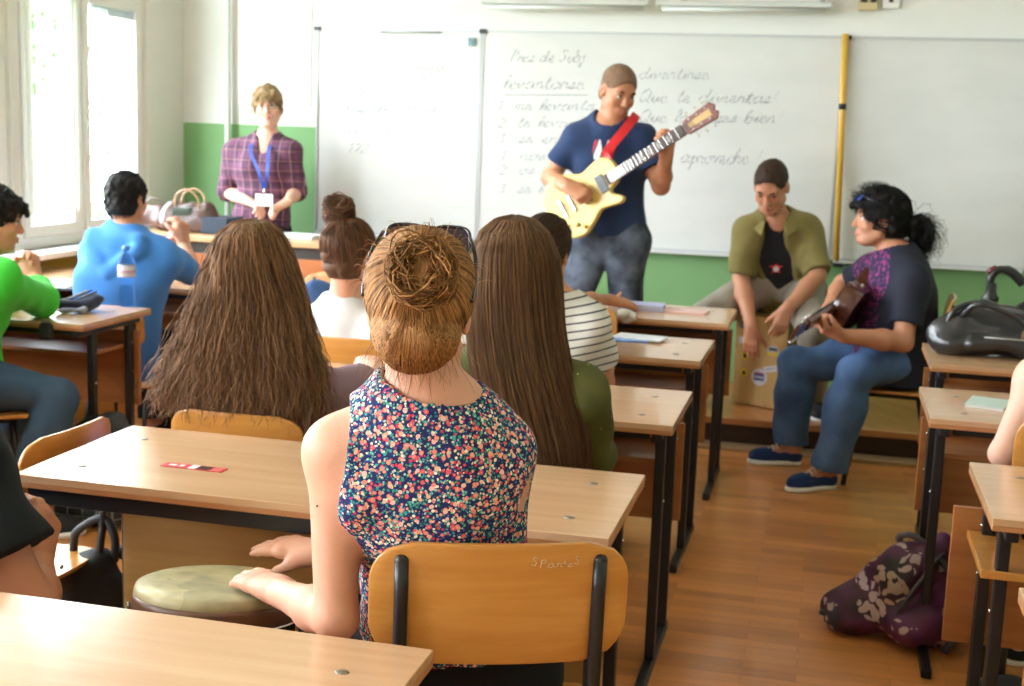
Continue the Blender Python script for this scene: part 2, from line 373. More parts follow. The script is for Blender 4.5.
    def cap(s, t=.006, zf=.045, back=-.075, k=.02, front=.052):
        """hair cap: cranium swollen by t, cleared off the face and the neck"""
        q = s.s; P = [el(s.p(0, -.012, .035), np.array([.073+t, .095+t, .082+t])*q, s.B, k), el(s.p(0, -.04, -.03), np.array([.062+t*.8, .062+t, .070])*q, s.B, .02)]
        P += [el(s.p(0, front+.062, zf-.083), np.array([.078, .075, .083])*q, s.B, .012, op='-')]
        for x in (-1, 1): P += [el(s.p(x*.087, .004, -.020), np.array([.028, .030, .046])*q, s.B, .008, op='-')]
        return P, [(s.p(0, 0, back), -s.u)]
def basis(f, tilt=0):
    f = nrm([f[0], f[1], 0]); r = np.array([f[1], -f[0], 0.0]); return r, f
class Fig:
    """joints in room coordinates; r = person's right"""
    def __init__(s, J, facing, sc=1.0, arm=1.0, leg=1.0, torso=1.0, neck=1.0, flat=1.5):
        s.J = {k: np.array(v, float) for k, v in J.items()}; s.sc = sc; s.arm = arm; s.leg = leg; s.to = torso; s.nk = neck; s.flat = flat
        s.r, s.f = basis(facing); J = s.J
        if 'pel' in J and 'hipR' not in J: J['hipR'] = J['pel']+s.r*.09*sc-np.array([0, 0, .03]); J['hipL'] = J['pel']-s.r*.09*sc-np.array([0, 0, .03])
        for q in 'RL':
            sg = 1 if q == 'R' else -1
            if 'sh'+q not in J: J['sh'+q] = J['neck']+s.r*sg*.165*sc*torso-np.array([0, 0, .045])*sc
            if 'kn'+q not in J: J['kn'+q] = J['hip'+q]+(s.f*.41+s.r*sg*.02-np.array([0, 0, .075]))*sc
            if 'an'+q not in J: a = J['kn'+q]-s.f*.07*sc-s.r*sg*.03; J['an'+q] = np.array([a[0], a[1], J.get('floor', np.array(0.0))+.075])
            if 'to'+q not in J: J['to'+q] = np.array([*(J['an'+q]+s.f*.15*sc)[:2], J['an'+q][2]-.045])
    def spine(s, t): a, b = s.J['pel'], s.J['neck']; m = s.J.get('chest', a+(b-a)*.6); return (1-t)**2*a+2*t*(1-t)*m*1.0+t*t*b if 'chest' in s.J else a+(b-a)*t
    def torso_prims(s, g=0, belly=0, loose=0, arms_base=True, bust=0):
        z = s.sc*s.to; fl = (s.f, s.flat); p = [s.spine(t) for t in (.09, .32, .66, .88)]
        P = [rc(p[0], p[1], .150*z+g+loose, .128*z+g+loose+belly, .04, flat=fl), rc(p[1], p[2], .128*z+g+loose+belly, .158*z+g, .04, flat=fl), rc(p[2], p[3], .158*z+g, .112*z+g, .04, flat=fl)]
        for q in 'RL': P += [rc(p[3]+(s.J['neck']-p[3])*.5, s.J['sh'+q], .055*z+g, .050*z+g, .05), rc(p[2]+(s.J['sh'+q]-p[3])*.55, s.J['sh'+q]-(s.J['sh'+q]-p[3])*.1, .075*z+g, .052*z+g, .05)]
        P.append(rc(p[3], s.J['neck'], .07*z+g, .052*z+g, .05))
        if bust:
            for x in (-1, 1): P.append(el(p[2]+s.f*.075*z+s.r*x*.07*z-np.array([0, 0, .01]), (.062*bust+g)*np.ones(3), None, .05))
        return P
    def neck_prims(s, hd): return [rc(s.J['neck']-np.array([0, 0, .03]), hd.p(0, -.022, -.045), .054*s.nk*s.sc, .051*s.nk*s.sc, .03)]
    def arm_prims(s, q, g=0, up=1.0, lo=1.0, cu=.03):
        J = s.J; a = s.arm*s.sc; return [rc(J['sh'+q], J['el'+q], .049*a+g, .037*a+g, cu), rc(J['el'+q], J['el'+q]+(J['wr'+q]-J['el'+q])*.35, .037*a+g, .039*a+g, .02), rc(J['el'+q]+(J['wr'+q]-J['el'+q])*.35, J['wr'+q], .039*a+g, .026*a+g, .02)]
    def leg_prims(s, q, g=0, glo=None):
        J = s.J; l = s.leg*s.sc; glo = g if glo is None else glo; c = J['kn'+q]+(J['an'+q]-J['kn'+q])*.32
        return [rc(J['hip'+q], J['kn'+q], .086*l+g, .055*l+g, .04), rc(J['kn'+q], c, .054*l+g, .052*l+glo, .03), rc(c, J['an'+q], .052*l+glo, .036*l+glo, .03)]
    def foot_prims(s, q, g=0):
        J = s.J; return [rc(J['an'+q], J['an'+q]-np.array([0, 0, .035]), .036, .034+g, .03), rc(J['an'+q]-np.array([0, 0, .03])+nrm(J['an'+q]-J['to'+q])*.02, J['to'+q], .033+g, .028+g, .02)]
    def sleeve(s, q, frac, g=.012, cuff=0.0):      # frac 0..1 upper arm, 1..2 forearm
        J = s.J; a = s.arm*s.sc; P = []
        if frac <= 1:
            e = J['sh'+q]+(J['el'+q]-J['sh'+q])*frac; d = nrm(J['el'+q]-J['sh'+q]); P = [rc(J['sh'+q], e+d*.01, .050*a+g, (.050-.012*frac)*a+g+cuff, .03, clip=[(e, d)])]
        else:
            e = J['el'+q]+(J['wr'+q]-J['el'+q])*(frac-1); d = nrm(J['wr'+q]-J['el'+q])
            P = [rc(J['sh'+q], J['el'+q], .050*a+g, .040*a+g, .03), rc(J['el'+q], e+d*.01, .040*a+g, .034*a+g+cuff, .03, clip=[(e, d)])]
        return P
def hbox(c, r=.11): c = np.array(c, float); return (c-r, c+r)
# ------------------------------------------------------------------ shared materials
M_WALL = mat('wall_paint', (.80, .80, .77), .8, var=.02, vscale=3)
M_WHITE = mat('white_plastic', (.88, .88, .87), .45)
M_GREY = mat('grey_metal', (.45, .46, .47), .4, metal=.6)
M_BLACK = mat('black_paint', (.012, .012, .014), .38)
M_STEEL = mat('steel', (.6, .6, .6), .25, metal=1)
M_DARKRUB = mat('dark_rubber', (.02, .02, .02), .6)
M_TOP = wood('desk_laminate', rgb(216, 176, 138), rgb(201, 158, 119), .20, .35, 'x', 1.0, .4)
M_EDGE = wood('desk_edge', rgb(190, 132, 84), rgb(168, 110, 66), .4, .2, 'x')
M_PANEL = wood('desk_panel', rgb(178, 116, 62), rgb(152, 92, 46), .42, .2, 'x')
M_PLY = wood('chair_plywood', rgb(208, 150, 76), rgb(182, 118, 50), .3, .35, 'x', .8, .5)
M_EYE = mat('eye_white', (.75, .73, .70), .2); M_TEETH = mat('teeth', (.8, .78, .72), .3)
def paint(name, lo, hi, z):
    w = NT(name, .75); zz = w.sep(w.tc.outputs['Object'])[2]; f = w.math('GREATER_THAN', zz, z)
    v = w.noise(w.mp(), 5, 4); return w.out(w.mix(f, w.ramp(v, [(.3, tuple(c*.94 for c in lo)), (.7, lo)]), w.ramp(v, [(.3, tuple(c*.97 for c in hi)), (.7, hi)])))
M_FRONT = paint('front_wall_paint', rgb(126, 172, 116), (.82, .82, .80), 1.50)
M_LEFTW = paint('left_wall_lit_paint', rgb(172, 166, 78), (.80, .80, .77), .80)  # lower band yellowed: bright light on the green put into its colour
def parquet(name, c, rot=0, w=.055, ln=.42, rough=.3):
    m = NT(name, rough, .25, .5); v = m.mp(rot=(0, 0, rot)); b = m.n('TexBrick', offset=.37, squash=1); m.l(v, b.inputs[0])
    b.inputs['Color1'].default_value = (0, 0, 0, 1); b.inputs['Color2'].default_value = (1, 1, 1, 1); b.inputs['Mortar'].default_value = (.5, .5, .5, 1)
    b.inputs['Scale'].default_value = 1; b.inputs['Mortar Size'].default_value = .0006; b.inputs['Mortar Smooth'].default_value = .1; b.inputs['Bias'].default_value = 0; b.inputs['Brick Width'].default_value = ln; b.inputs['Row Height'].default_value = w
    g = m.noise(m.mp((2.5, 30, 30), (0, 0, rot)), 2, 5); sc = m.noise(m.mp(), 1.2, 3)
    f = m.math('ADD', m.math('MULTIPLY', b.outputs['Color'], .5), m.math('MULTIPLY', g, .55))
    col = m.ramp(f, [(.1, tuple(x*.66 for x in c)), (.45, c), (.95, tuple(min(1, x*1.35) for x in c))])
    col = m.mix(b.outputs['Fac'], col, tuple(x*.35 for x in c)); col = m.mix(m.math('MULTIPLY', sc, .22), col, tuple(x*.7 for x in c))
    return m.out(col)
M_FLOOR = parquet('parquet', rgb(208, 138, 76)); M_STAGE = parquet('stage_parquet', rgb(176, 112, 58), math.radians(52), .06, .38)
M_RISER = wood('dark_riser', rgb(66, 40, 24), rgb(44, 26, 16), .5, .1, 'x')
def glassy():
    m = bpy.data.materials.new('window_glass'); m.use_nodes = True; t = m.node_tree; t.nodes.clear()
    o = t.nodes.new('ShaderNodeOutputMaterial'); a = t.nodes.new('ShaderNodeBsdfTransparent'); g = t.nodes.new('ShaderNodeBsdfGlossy'); g.inputs['Roughness'].default_value = .02
    x = t.nodes.new('ShaderNodeMixShader'); x.inputs[0].default_value = .06; t.links.new(a.outputs[0], x.inputs[1]); t.links.new(g.outputs[0], x.inputs[2]); t.links.new(x.outputs[0], o.inputs[0]); return m
M_GLASS = glassy()
# ------------------------------------------------------------------ shell
def struct(name, mb, mats, bevel=0): return tag(mb.build(name, mats, bevel=bevel), kind='structure')
struct('floor', MB().bb(XL-.25, XR+.15, YB-.15, YW+.15, -.12, 0), M_FLOOR)
struct('ceiling', MB().bb(XL-.25, XR+.15, YB-.15, YW+.15, ZC, ZC+.12), M_WALL)
struct('wall_front', MB().bb(XL-.25, XR+.15, YW, YW+.15, 0, ZC), M_FRONT)
struct('wall_back', MB().bb(XL-.25, XR+.15, YB-.15, YB, 0, ZC), M_WALL)
struct('wall_right', MB().bb(XR, XR+.15, YB, YW, 0, ZC), paint('right_wall_paint', rgb(112, 158, 98), (.80, .80, .77), 1.50))
wl = MB().bb(XL-.25, XL, YB, YW, 0, WZ0).bb(XL-.25, XL, YB, YW, WZ1, ZC); ys = sorted([YB, YW]+[q for w in WINS for q in w])
for a, b in zip(ys[0::2], ys[1::2]):
    if b-a > .001: wl.bb(XL-.25, XL, a, b, WZ0, WZ1)
struct('wall_left', wl, M_LEFTW)
tag(MB().bb(XL, XR, 6.35, YW, .12, .15).build('stage_top', M_STAGE), kind='structure').name = 'floor_stage'
st = MB().bb(XL, XR, 6.385, YW, 0, .12); struct('trim_1', st, M_RISER)
struct('trim_2', MB().bb(XL, XR, 6.34, 6.375, .118, .152), wood('stage_nosing', rgb(196, 138, 84), rgb(170, 112, 62), .35), bevel=.004)
struct('trim_3', MB().bb(XL, XR, 6.27, 6.384, 0.0005, .022), wood('floor_batten', rgb(176, 146, 108), rgb(150, 122, 88), .5), bevel=.004)
# windows: frame, mullion, sashes, panes, sill
for i, (a, b) in enumerate(WINS):
    mid = a+(b-a)*.46; x0, x1 = XL-.10, XL-.025; fr = MB()
    for y0, y1, z0, z1 in ((a, b, WZ0, WZ0+.06), (a, b, WZ1-.06, WZ1), (a, a+.05, WZ0+.06, WZ1-.06), (b-.05, b, WZ0+.06, WZ1-.06), (mid-.03, mid+.03, WZ0+.06, WZ1-.06), (a+.05, mid-.03, 2.19, 2.25), (mid+.03, b-.05, 2.19, 2.25)):
        fr.bb(x0, x1, y0, y1, z0, z1)
    wf = struct('window_%d' % (i+1), fr, M_WHITE, .004)
    for y0, y1 in ((a+.05, mid-.03), (mid+.03, b-.05)):
        sa = MB(); sx0, sx1 = XL-.085, XL-.012
        for p in ((y0+.002, y1-.002, WZ0+.062, WZ0+.12), (y0+.002, y1-.002, 2.13, 2.188), (y0+.002, y0+.055, WZ0+.12, 2.13), (y1-.055, y1-.002, WZ0+.12, 2.13)): sa.bb(sx0, sx1, *p)
        so = sa.build('sash', M_WHITE, wf, bevel=.004)
        MB().bb(XL-.060, XL-.054, y0+.05, y1-.05, WZ0+.115, 2.135).build('pane', M_GLASS, so)
        MB().bb(XL-.065, XL-.059, y0, y1, 2.25, WZ1-.06).build('pane', M_GLASS, wf)
    MB().bb(XL+.012, XL+.028, mid-.012, mid+.012, 1.36, 1.50).bb(XL-.02, XL+.012, mid-.012, mid+.012, 1.42, 1.445).build('handle', M_WHITE, wf, bevel=.003)
    sl = MB().bb(XL-.075, XL+.16, a-.03, b+.03, WZ0-.03, WZ0).build('sill', M_WHITE, wf, bevel=.005)
# blinds in the window nearest the board
vb = empty('vertical_blind', (XL-.05, 5.95, 2.2), 0, 'white vertical slat blind hanging inside the window nearest the whiteboards', 'blind'); o = (XL-.05, 5.95, 2.2)
MB().bb(XL-.008, XL+.03, 5.70, 6.22, 2.195, 2.22).build('head_rail', M_WHITE, vb, o)
slm = mat('blind_fabric', (.86, .87, .85), .8); _t = slm.node_tree; _tr = _t.nodes.new('ShaderNodeBsdfTranslucent'); _tr.inputs[0].default_value = (.9, .9, .88, 1); _mx = _t.nodes.new('ShaderNodeMixShader'); _mx.inputs[0].default_value = .6
_t.links.new(_t.nodes['Principled BSDF'].outputs[0], _mx.inputs[1]); _t.links.new(_tr.outputs[0], _mx.inputs[2]); _t.links.new(_mx.outputs[0], _t.nodes['Material Output'].inputs[0])
for y0, w in ((5.715, .05), (5.80, .042), (5.885, .05), (5.985, .045), (6.065, .05), (6.145, .055)): MB().bb(XL+.008, XL+.011, y0, y0+w, 1.02, 2.195).build('slat', slm, vb, o)
rb = empty('roller_blind', (XL-.05, 6.57, 2.13), 0, 'rolled-up grey slatted blind at the top of the window pane beside the jamb', 'blind'); o = (XL-.05, 6.57, 2.13)
m_ = MB()
for k in range(4): m_.bb(XL-.050, XL-.018, 6.34, 6.82, 2.10-.012*k, 2.107-.012*k)
m_.build('slats', mat('blind_grey', (.22, .24, .25), .5), rb, o); MB().bb(XL-.052, XL-.016, 6.33, 6.83, 2.112, 2.145).build('head_rail', M_WHITE, rb, o)
# radiator-like heater ledge is hidden; heating pipe in the corner
pp = MB().tube([(-3.58, 7.28, .15), (-3.58, 7.28, ZC)], .018, 12)
tag(pp.build('heating_pipe', mat('pipe_paint', (.74, .76, .74), .4)), 'white painted vertical heating pipe by the front wall left of the whiteboards', 'pipe')
# unseen ceiling lamps, added to fill the room with light
for i, (x, y) in enumerate([(x, y) for y in (.6, 3.1, 5.6) for x in (-2.6, -.5, 1.6)]):
    t = empty('added_fill_lamp', (x, y, ZC), 0, 'added unseen ceiling fill lamp in the %s row, %s' % (['rear', 'middle', 'board-side'][i//3], ['beside the windows', 'over the centre desks', 'by the wall opposite the windows'][i % 3]), 'lamp', 'added fill lamps'); o = (x, y, ZC)
    MB().bb(x-.62, x+.62, y-.09, y+.09, ZC-.06, ZC-.001).build('housing', M_WHITE, t, o, .004)
    em = bpy.data.materials.get('fill_glow')
    if not em: em = mat('fill_glow', (1, 1, 1)); em.node_tree.nodes['Principled BSDF'].inputs['Emission Color'].default_value = (1, .97, .93, 1); em.node_tree.nodes['Principled BSDF'].inputs['Emission Strength'].default_value = 8
    MB().bb(x-.58, x+.58, y-.06, y+.06, ZC-.075, ZC-.061).build('fill_panel', em, t, o)
# outside
tag(meshobj('ground_outside', [(-60, -40, -3), (XL-.3, -40, -3), (XL-.3, 60, -3), (-60, 60, -3)], [(0, 1, 2, 3)], mat('grass', (.10, .16, .06), .9, var=.3, vscale=2)), kind='structure')
M_LEAF = mat('leaf', (.075, .14, .05), .7, var=.5, vscale=5); M_BARK = mat('bark', (.10, .07, .05), .9, var=.3, vscale=12)
def tree(x, y, h, r, label):
    t = empty('tree', (x, y, -3), 0, label, 'tree', None); rs = np.random.RandomState(int(h*10+y*7) % 999)
    MB().tube([(x, y, -3), (x+.1, y, -3+h*.4), (x-.1, y+.1, -3+h*.8)], [.22, .16, .07], 9).build('trunk', M_BARK, t, (x, y, -3))
    n = 5200; C = rs.randn(9, 3)*np.array([r*.5, r*.5, r*.6])+np.array([x, y, -3+h*.72]); q = C[rs.randint(0, 9, n)]; d = rs.randn(n, 3); d /= np.linalg.norm(d, axis=1)[:, None]
    P = q+d*(r*.45)*rs.rand(n, 1)**.4; a = rs.randn(n, 3); a /= np.linalg.norm(a, axis=1)[:, None]; b = np.cross(a, d); b /= np.linalg.norm(b, axis=1)[:, None]+1e-6
    s_ = .10; V = np.stack([P-a*s_, P+b*s_*.5, P+a*s_, P-b*s_*.5], 1).reshape(-1, 3); meshobj('foliage', V, np.arange(n*4).reshape(n, 4), M_LEAF, t, origin=(x, y, -3))
tree(-9.5, 11.0, 6.5, 2.0, 'leafy green tree outside seen through the vertical blind'); tree(-12.5, 16.5, 8, 2.6, 'taller leafy tree standing farther off outside the window')
# ------------------------------------------------------------------ things on the front wall
def wboard(x0, x1, label):
    t = empty('whiteboard', ((x0+x1)/2, YW, .88), 0, label, 'whiteboard', 'whiteboards on the front wall'); o = t.location
    v = NT('board_enamel', .42, .05); nz = v.noise(v.mp((1, 1, 2.4), (0, .25, 0)), 2.2, 5)
    MB().bb(x0+.012, x1-.012, YW-.022, YW-.002, .892, 2.068).build('board_surface', v.out(v.ramp(nz, [(.35, (.655, .67, .66)), (.65, (.71, .72, .71))])), t, o)
    f = MB().bb(x0+.001, x1-.001, YW-.028, YW-.001, 2.068, 2.082).bb(x0+.001, x1-.001, YW-.028, YW-.001, .878, .892).bb(x0+.001, x0+.012, YW-.028, YW-.001, .892, 2.068).bb(x1-.012, x1-.001, YW-.028, YW-.001, .892, 2.068)
    f.build('frame', mat('board_frame', (.55, .57, .58), .4, metal=.3), t, o)
    MB().bb(x0+.02, x1-.02, YW-.075, YW-.029, .868, .880).build('pen_ledge', mat('ledge', (.66, .68, .68), .4), t, o)
    MB().bb(x0-.012, x0+.03, YW-.036, YW-.029, 2.062, 2.086).build('corner_clip', M_BLACK, t, o)
    return t
bl = wboard(-3.02, -2.01, 'narrow whiteboard panel with faint writing, nearest the windows'); bc = wboard(-2.008, .012, 'wide middle whiteboard panel covered with Spanish handwriting'); br = wboard(.014, 1.03, 'wiped whiteboard panel with grey smears right of the yellow stick')
# handwriting: pen strokes laid on the boards
GL = {'a': ([[(.95, .85), (.45, 1), (.05, .5), (.3, .02), (.75, .3), (.95, .95), (.9, .2), (1.25, .15)]], 1.25), 'b': ([[(0, .1), (.35, 1.2), (.35, 1.9), (.12, 1.6), (.1, .2), (.5, 0), (.8, .5), (.5, .95), (1.05, .8)]], 1.05),
 'c': ([[(.8, .8), (.45, 1), (.05, .5), (.35, 0), (.95, .2)]], .95), 'd': ([[(.9, .85), (.4, 1), (.05, .5), (.3, 0), (.75, .35), (1.0, 1.95), (.9, .2), (1.25, .15)]], 1.25),
 'e': ([[(0, .3), (.6, .6), (.5, .98), (.15, .8), (.15, .2), (.5, 0), (.95, .25)]], .95), 'g': ([[(.9, .85), (.4, 1), (.05, .5), (.35, .1), (.8, .5), (.9, .9), (.75, -.7), (.3, -.9), (.4, -.3), (1.2, .2)]], 1.2),
 'h': ([[(0, .1), (.4, 1.4), (.3, 1.95), (.1, 1.5), (.05, 0)], [(.05, .4), (.45, 1), (.7, .7), (.7, .1), (1.05, .15)]], 1.05), 'i': ([[(0, .2), (.3, .95), (.25, .2), (.6, .15)], [(.38, 1.35), (.42, 1.42)]], .6),
 'j': ([[(.1, .3), (.45, .95), (.3, -.6), (0, -.9), (0, -.4), (.7, .2)], [(.5, 1.35), (.54, 1.42)]], .6), 'l': ([[(0, .1), (.45, 1.3), (.35, 1.95), (.12, 1.5), (.15, .2), (.6, .15)]], .6),
 'm': ([[(0, .9), (.12, .8), (.1, 0)], [(.1, .5), (.4, 1), (.55, .7), (.52, 0)], [(.52, .5), (.85, 1), (1.0, .7), (1.0, .1), (1.3, .15)]], 1.3), 'n': ([[(0, .9), (.12, .8), (.1, 0)], [(.1, .5), (.5, 1), (.7, .7), (.7, .1), (1.0, .15)]], 1.0),
 'o': ([[(.6, .95), (.1, .7), (.1, .15), (.5, 0), (.8, .5), (.5, .98), (1.05, .8)]], 1.05), 'p': ([[(0, .6), (.3, 1), (.15, -.9)], [(.25, .6), (.6, 1), (.85, .55), (.5, .05), (.25, .2)]], 1.0),
 'q': ([[(.9, .85), (.4, 1), (.05, .5), (.35, .05), (.8, .5), (.9, .95), (.8, -.9), (1.1, -.3)]], 1.15), 'r': ([[(0, .2), (.2, 1.05), (.35, .85), (.65, .9), (.6, .2), (.9, .15)]], .9),
 's': ([[(0, .1), (.5, 1.0), (.55, .5), (.5, .05), (.1, .1), (.9, .2)]], .85), 't': ([[(.1, .2), (.5, 1.7), (.35, .3), (.55, 0), (.8, .2)], [(.1, 1.15), (.75, 1.2)]], .8),
 'u': ([[(0, .3), (.2, .95), (.15, .2), (.45, 0), (.8, .9), (.8, .2), (1.1, .15)]], 1.1), 'v': ([[(0, .7), (.15, .95), (.35, .05), (.75, .95), (1.0, .85)]], 1.0), 'y': ([[(0, .9), (.3, .2), (.8, .95), (.5, -.7), (.1, -.8), (1, .1)]], 1.0),
 'P': ([[(.3, 1.9), (.1, 0)], [(.1, 1.6), (.7, 1.95), (.95, 1.4), (.25, 1.0)]], 1.1), 'S': ([[(.95, 1.7), (.5, 1.95), (.25, 1.5), (.75, .8), (.5, .05), (0, .3)]], 1.15),
 'Q': ([[(.7, 1.9), (.1, 1.2), (.3, .1), (1.0, .4), (1.1, 1.5), (.6, 1.95)], [(.6, .5), (1.3, -.1)]], 1.4), '1': ([[(.1, 1.2), (.5, 1.6), (.4, 0)]], .7), '2': ([[(.1, 1.3), (.5, 1.6), (.7, 1.1), (.1, 0), (.8, .05)]], .95),
 '3': ([[(.1, 1.5), (.6, 1.5), (.35, .9), (.7, .5), (.3, 0), (0, .2)]], .9), '7': ([[(.1, 1.5), (.8, 1.5), (.3, 0)]], .95), '9': ([[(.7, 1.3), (.3, 1.5), (.15, 1.0), (.7, 1.1), (.5, 0)]], .95), '6': ([[(.7, 1.5), (.2, .7), (.4, 0), (.7, .5), (.2, .6)]], .95),
 '.': ([[(.1, .0), (.16, .06)]], .5), '!': ([[(.45, 1.9), (.3, .6)], [(.22, .05), (.26, .12)]], .7), '/': ([[(0, -.2), (.6, 1.7)]], .7), ' ': ([], .9)}
def write(txt, px, py, hpx, wpx, board, col, slope=0, weight=.0035, under=False):
    """txt with its left end at pixel (px, py) of the baseline; pen strokes lie on the board"""
    a = at(px, py, YW-.0235); b = at(px+wpx, py+slope, YW-.0235); adv = sum(GL[c][1] for c in txt); sx = (b[0]-a[0])/adv; sz = hpx/190.0; ex = a[0]; mb = MB(); k = 0
    for c in txt:
        for st_ in GL[c][0]:
            j = (math.sin(k*2.3)*.05, math.cos(k*1.7)*.05)
            pts = [np.array([ex+(x+j[0]+.28*y)*sx, YW-.0232, a[2]+(b[2]-a[2])*(ex-a[0])/(b[0]-a[0])+(y+j[1])*sz]) for x, y in st_]
            pts = catmull(pts, 5) if len(pts) > 2 else pts; L = []; Rr = []
            for i, p in enumerate(pts):
                t = nrm(pts[min(i+1, len(pts)-1)]-pts[max(0, i-1)]); nn = np.array([-t[2], 0, t[0]])*weight*(.5+.35*math.sin(i*.8+k)); L.append(p+nn); Rr.append(p-nn)
            n = len(pts); mb.add(L+Rr, [(i, i+1, n+i+1, n+i) for i in range(n-1)])
        ex += GL[c][1]*sx; k += 1
    if under: mb.add([a+(0, 0, -.035), b+(.03, 0, -.035), b+(.03, 0, -.031), a+(0, 0, -.031)], [(0, 1, 2, 3)])
    mb.build('handwriting', col, board, board.location)
INK1 = mat('faint_ink', (.38, .41, .46), .6); INK2 = mat('marker_ink', (.37, .38, .41), .6); INK3 = mat('marker_ink_dark', (.32, .33, .36), .6)
write('saque', 403, 73, 7, 42, bl, INK2); write('elegir', 350, 93, 7, 42, bl, INK1); write('las elecciones', 345, 112, 6.5, 92, bl, INK1); write('172 179', 346, 134, 6, 42, bl, INK1); write('172', 346, 152, 6, 22, bl, INK1); write('. 6', 396, 156, 6, 14, bl, mat('teal_ink', (.45, .6, .6), .6))
write('Pres de Subj', 510, 62, 6.5, 74, bc, INK2); write('levantarse', 503, 89, 7.5, 80, bc, INK2, under=True)
for tx, x, y, w in (('1. me levanto', 496, 110, 98), ('2. te levantes', 497, 127, 100), ('3. se en', 497, 143, 60), ('1. nos', 498, 160, 48), ('2. os', 498, 174, 36), ('3. se le', 498, 193, 52)): write(tx, x, y, 6, w, bc, INK1 if y > 150 else INK2)
write('divertirse', 638, 79, 6.5, 70, bc, INK2); write('Que te diviertas!', 638, 102, 7, 138, bc, INK3, slope=1.5); write('Que lo pases bien!', 638, 122, 7, 143, bc, INK3, slope=1); write('aproveche !', 680, 163, 8, 80, bc, INK3, slope=1)
p = at(472, 42, YW-.03); mg = MB().box(p+(0, -.003, 0), (.042, .010, .045)).build('board_magnet', mat('blue_grey', (.16, .28, .33), .5, var=.4, vscale=60), bevel=.003); tag(mg, 'small square blue-grey magnet at the top of the narrow whiteboard', 'magnet')
mk = MB(); mk.tube([(-2.62, YW-.032, 2.062), (-2.25, YW-.032, 2.064)], .0045, 8); tag(mk.build('wire_strip', M_GREY), 'thin dark wire strip along the upper edge of the narrow whiteboard', 'strip')
# yellow stick with a dark band
a, b = at(845.5, 34, YW-.06), at(836, 262, YW-.06); t = empty('wooden_stick', b, 0, 'long yellow wooden stick with dark band leaning between two whiteboards', 'stick'); d = b-a
MB().tube([a, a+d*.33, b], [.019, .019, .016], 14).build('shaft', wood('yellow_wood', rgb(226, 182, 78), rgb(205, 158, 58), .4, .2, 'z'), t, b); MB().tube([a+d*.300, a+d*.325], .0205, 14).build('band', M_BLACK, t, b)
tag(MB().bb(.035, .085, YW-.09, YW-.029, .848, .866).build('stick_bracket', M_BLACK), 'small black bracket under the lower end of the yellow stick', 'bracket')
# lamps above the boards
for x0, x1, lb in ((-1.99, -1.04, 'long white board lamp nearest the windows, above the middle whiteboard'), (-1.00, -.07, 'long white board lamp nearer the wall sockets, above the middle whiteboard')):
    t = empty('board_lamp', ((x0+x1)/2, YW-.12, 2.21), 0, lb, 'lamp', 'lamps above the whiteboards'); o = t.location
    MB().bb(x0, x1, YW-.155, YW-.085, 2.215, 2.245).build('lamp_housing', mat('lamp_metal', (.62, .63, .62), .45), t, o, .006)
    MB().tube([(x0+.03, YW-.12, 2.204), (x1-.03, YW-.12, 2.204)], .013, 12).build('tube', mat('unlit_tube', (.72, .74, .73), .3), t, o)
    for x in (x0+.14, x1-.05): MB().bb(x-.012, x+.012, YW-.12, YW-.001, 2.245, 2.27).build('bracket', M_GREY, t, o)
t = empty('thermostat_box', at(868, 4, YW-.01), 0, 'beige wall box with two dark squares above the right whiteboard', 'wall box'); o = np.array(t.location)
MB().box(o+(0, -.015, .02), (.10, .04, .11)).build('housing', mat('beige_plastic', rgb(214, 196, 150), .5), t, o, .004); MB().box(o+(-.022, -.038, .03), (.034, .008, .05)).box(o+(.026, -.038, .03), (.028, .008, .05)).build('dark_windows', M_BLACK, t, o)
MB().box(o+(-.055, -.02, .045), (.03, .03, .035)).build('red_knob', mat('dull_red', rgb(190, 120, 90), .5), t, o, .004)
t = empty('light_switch', at(891, 2, YW-.01), 0, 'white square switch plate beside the beige wall box', 'switch'); o = np.array(t.location)
MB().box(o+(0, -.008, .01), (.085, .02, .085)).build('plate', M_WHITE, t, o, .003); MB().box(o+(0, -.021, .01), (.022, .008, .028)).build('rocker', M_BLACK, t, o)
# faded wall chart near the corner
w = NT('chart_print', .7); v = w.tc.outputs['Object']; nz = w.noise(w.mp((1, 1, 1)), 7, 4)
base_c = w.ramp(nz, [(.40, (.84, .83, .81)), (.55, (.84, .80, .78)), (.66, (.80, .83, .80))]); z_ = w.sep(v); bx = w.math('MULTIPLY', w.math('LESS_THAN', w.math('ABSOLUTE', w.math('ADD', z_[0], .03)), .085), w.math('LESS_THAN', w.math('ABSOLUTE', w.math('ADD', z_[2], .02)), .06))
x0, x1 = at(235, 20, YW)[0], at(312, 20, YW)[0]; t = empty('wall_chart', ((x0+x1)/2, YW, 1.93), 0, 'faded paper wall chart with a pale blue patch behind the teacher', 'chart'); o = np.array(t.location)
MB().bb(x0, x1, YW-.006, YW-.001, 1.62, 2.42).build('sheet', w.out(w.mix(bx, base_c, rgb(205, 228, 236))), t, o)
ln = MB(); c = lambda pts, r=.0028: ln.tube(catmull([at(x, y, YW-.0065) for x, y in pts], 5), r, 5)
c([(293, 18), (295, 40), (292, 55), (297, 75)]); c([(268, 50), (280, 44), (292, 48)]); c([(275, 68), (276, 78), (273, 85)]); c([(250, 30), (258, 22), (270, 26), (284, 14)], .002); ln.build('outline', mat('chart_ink', (.66, .64, .62), .7), t, o)
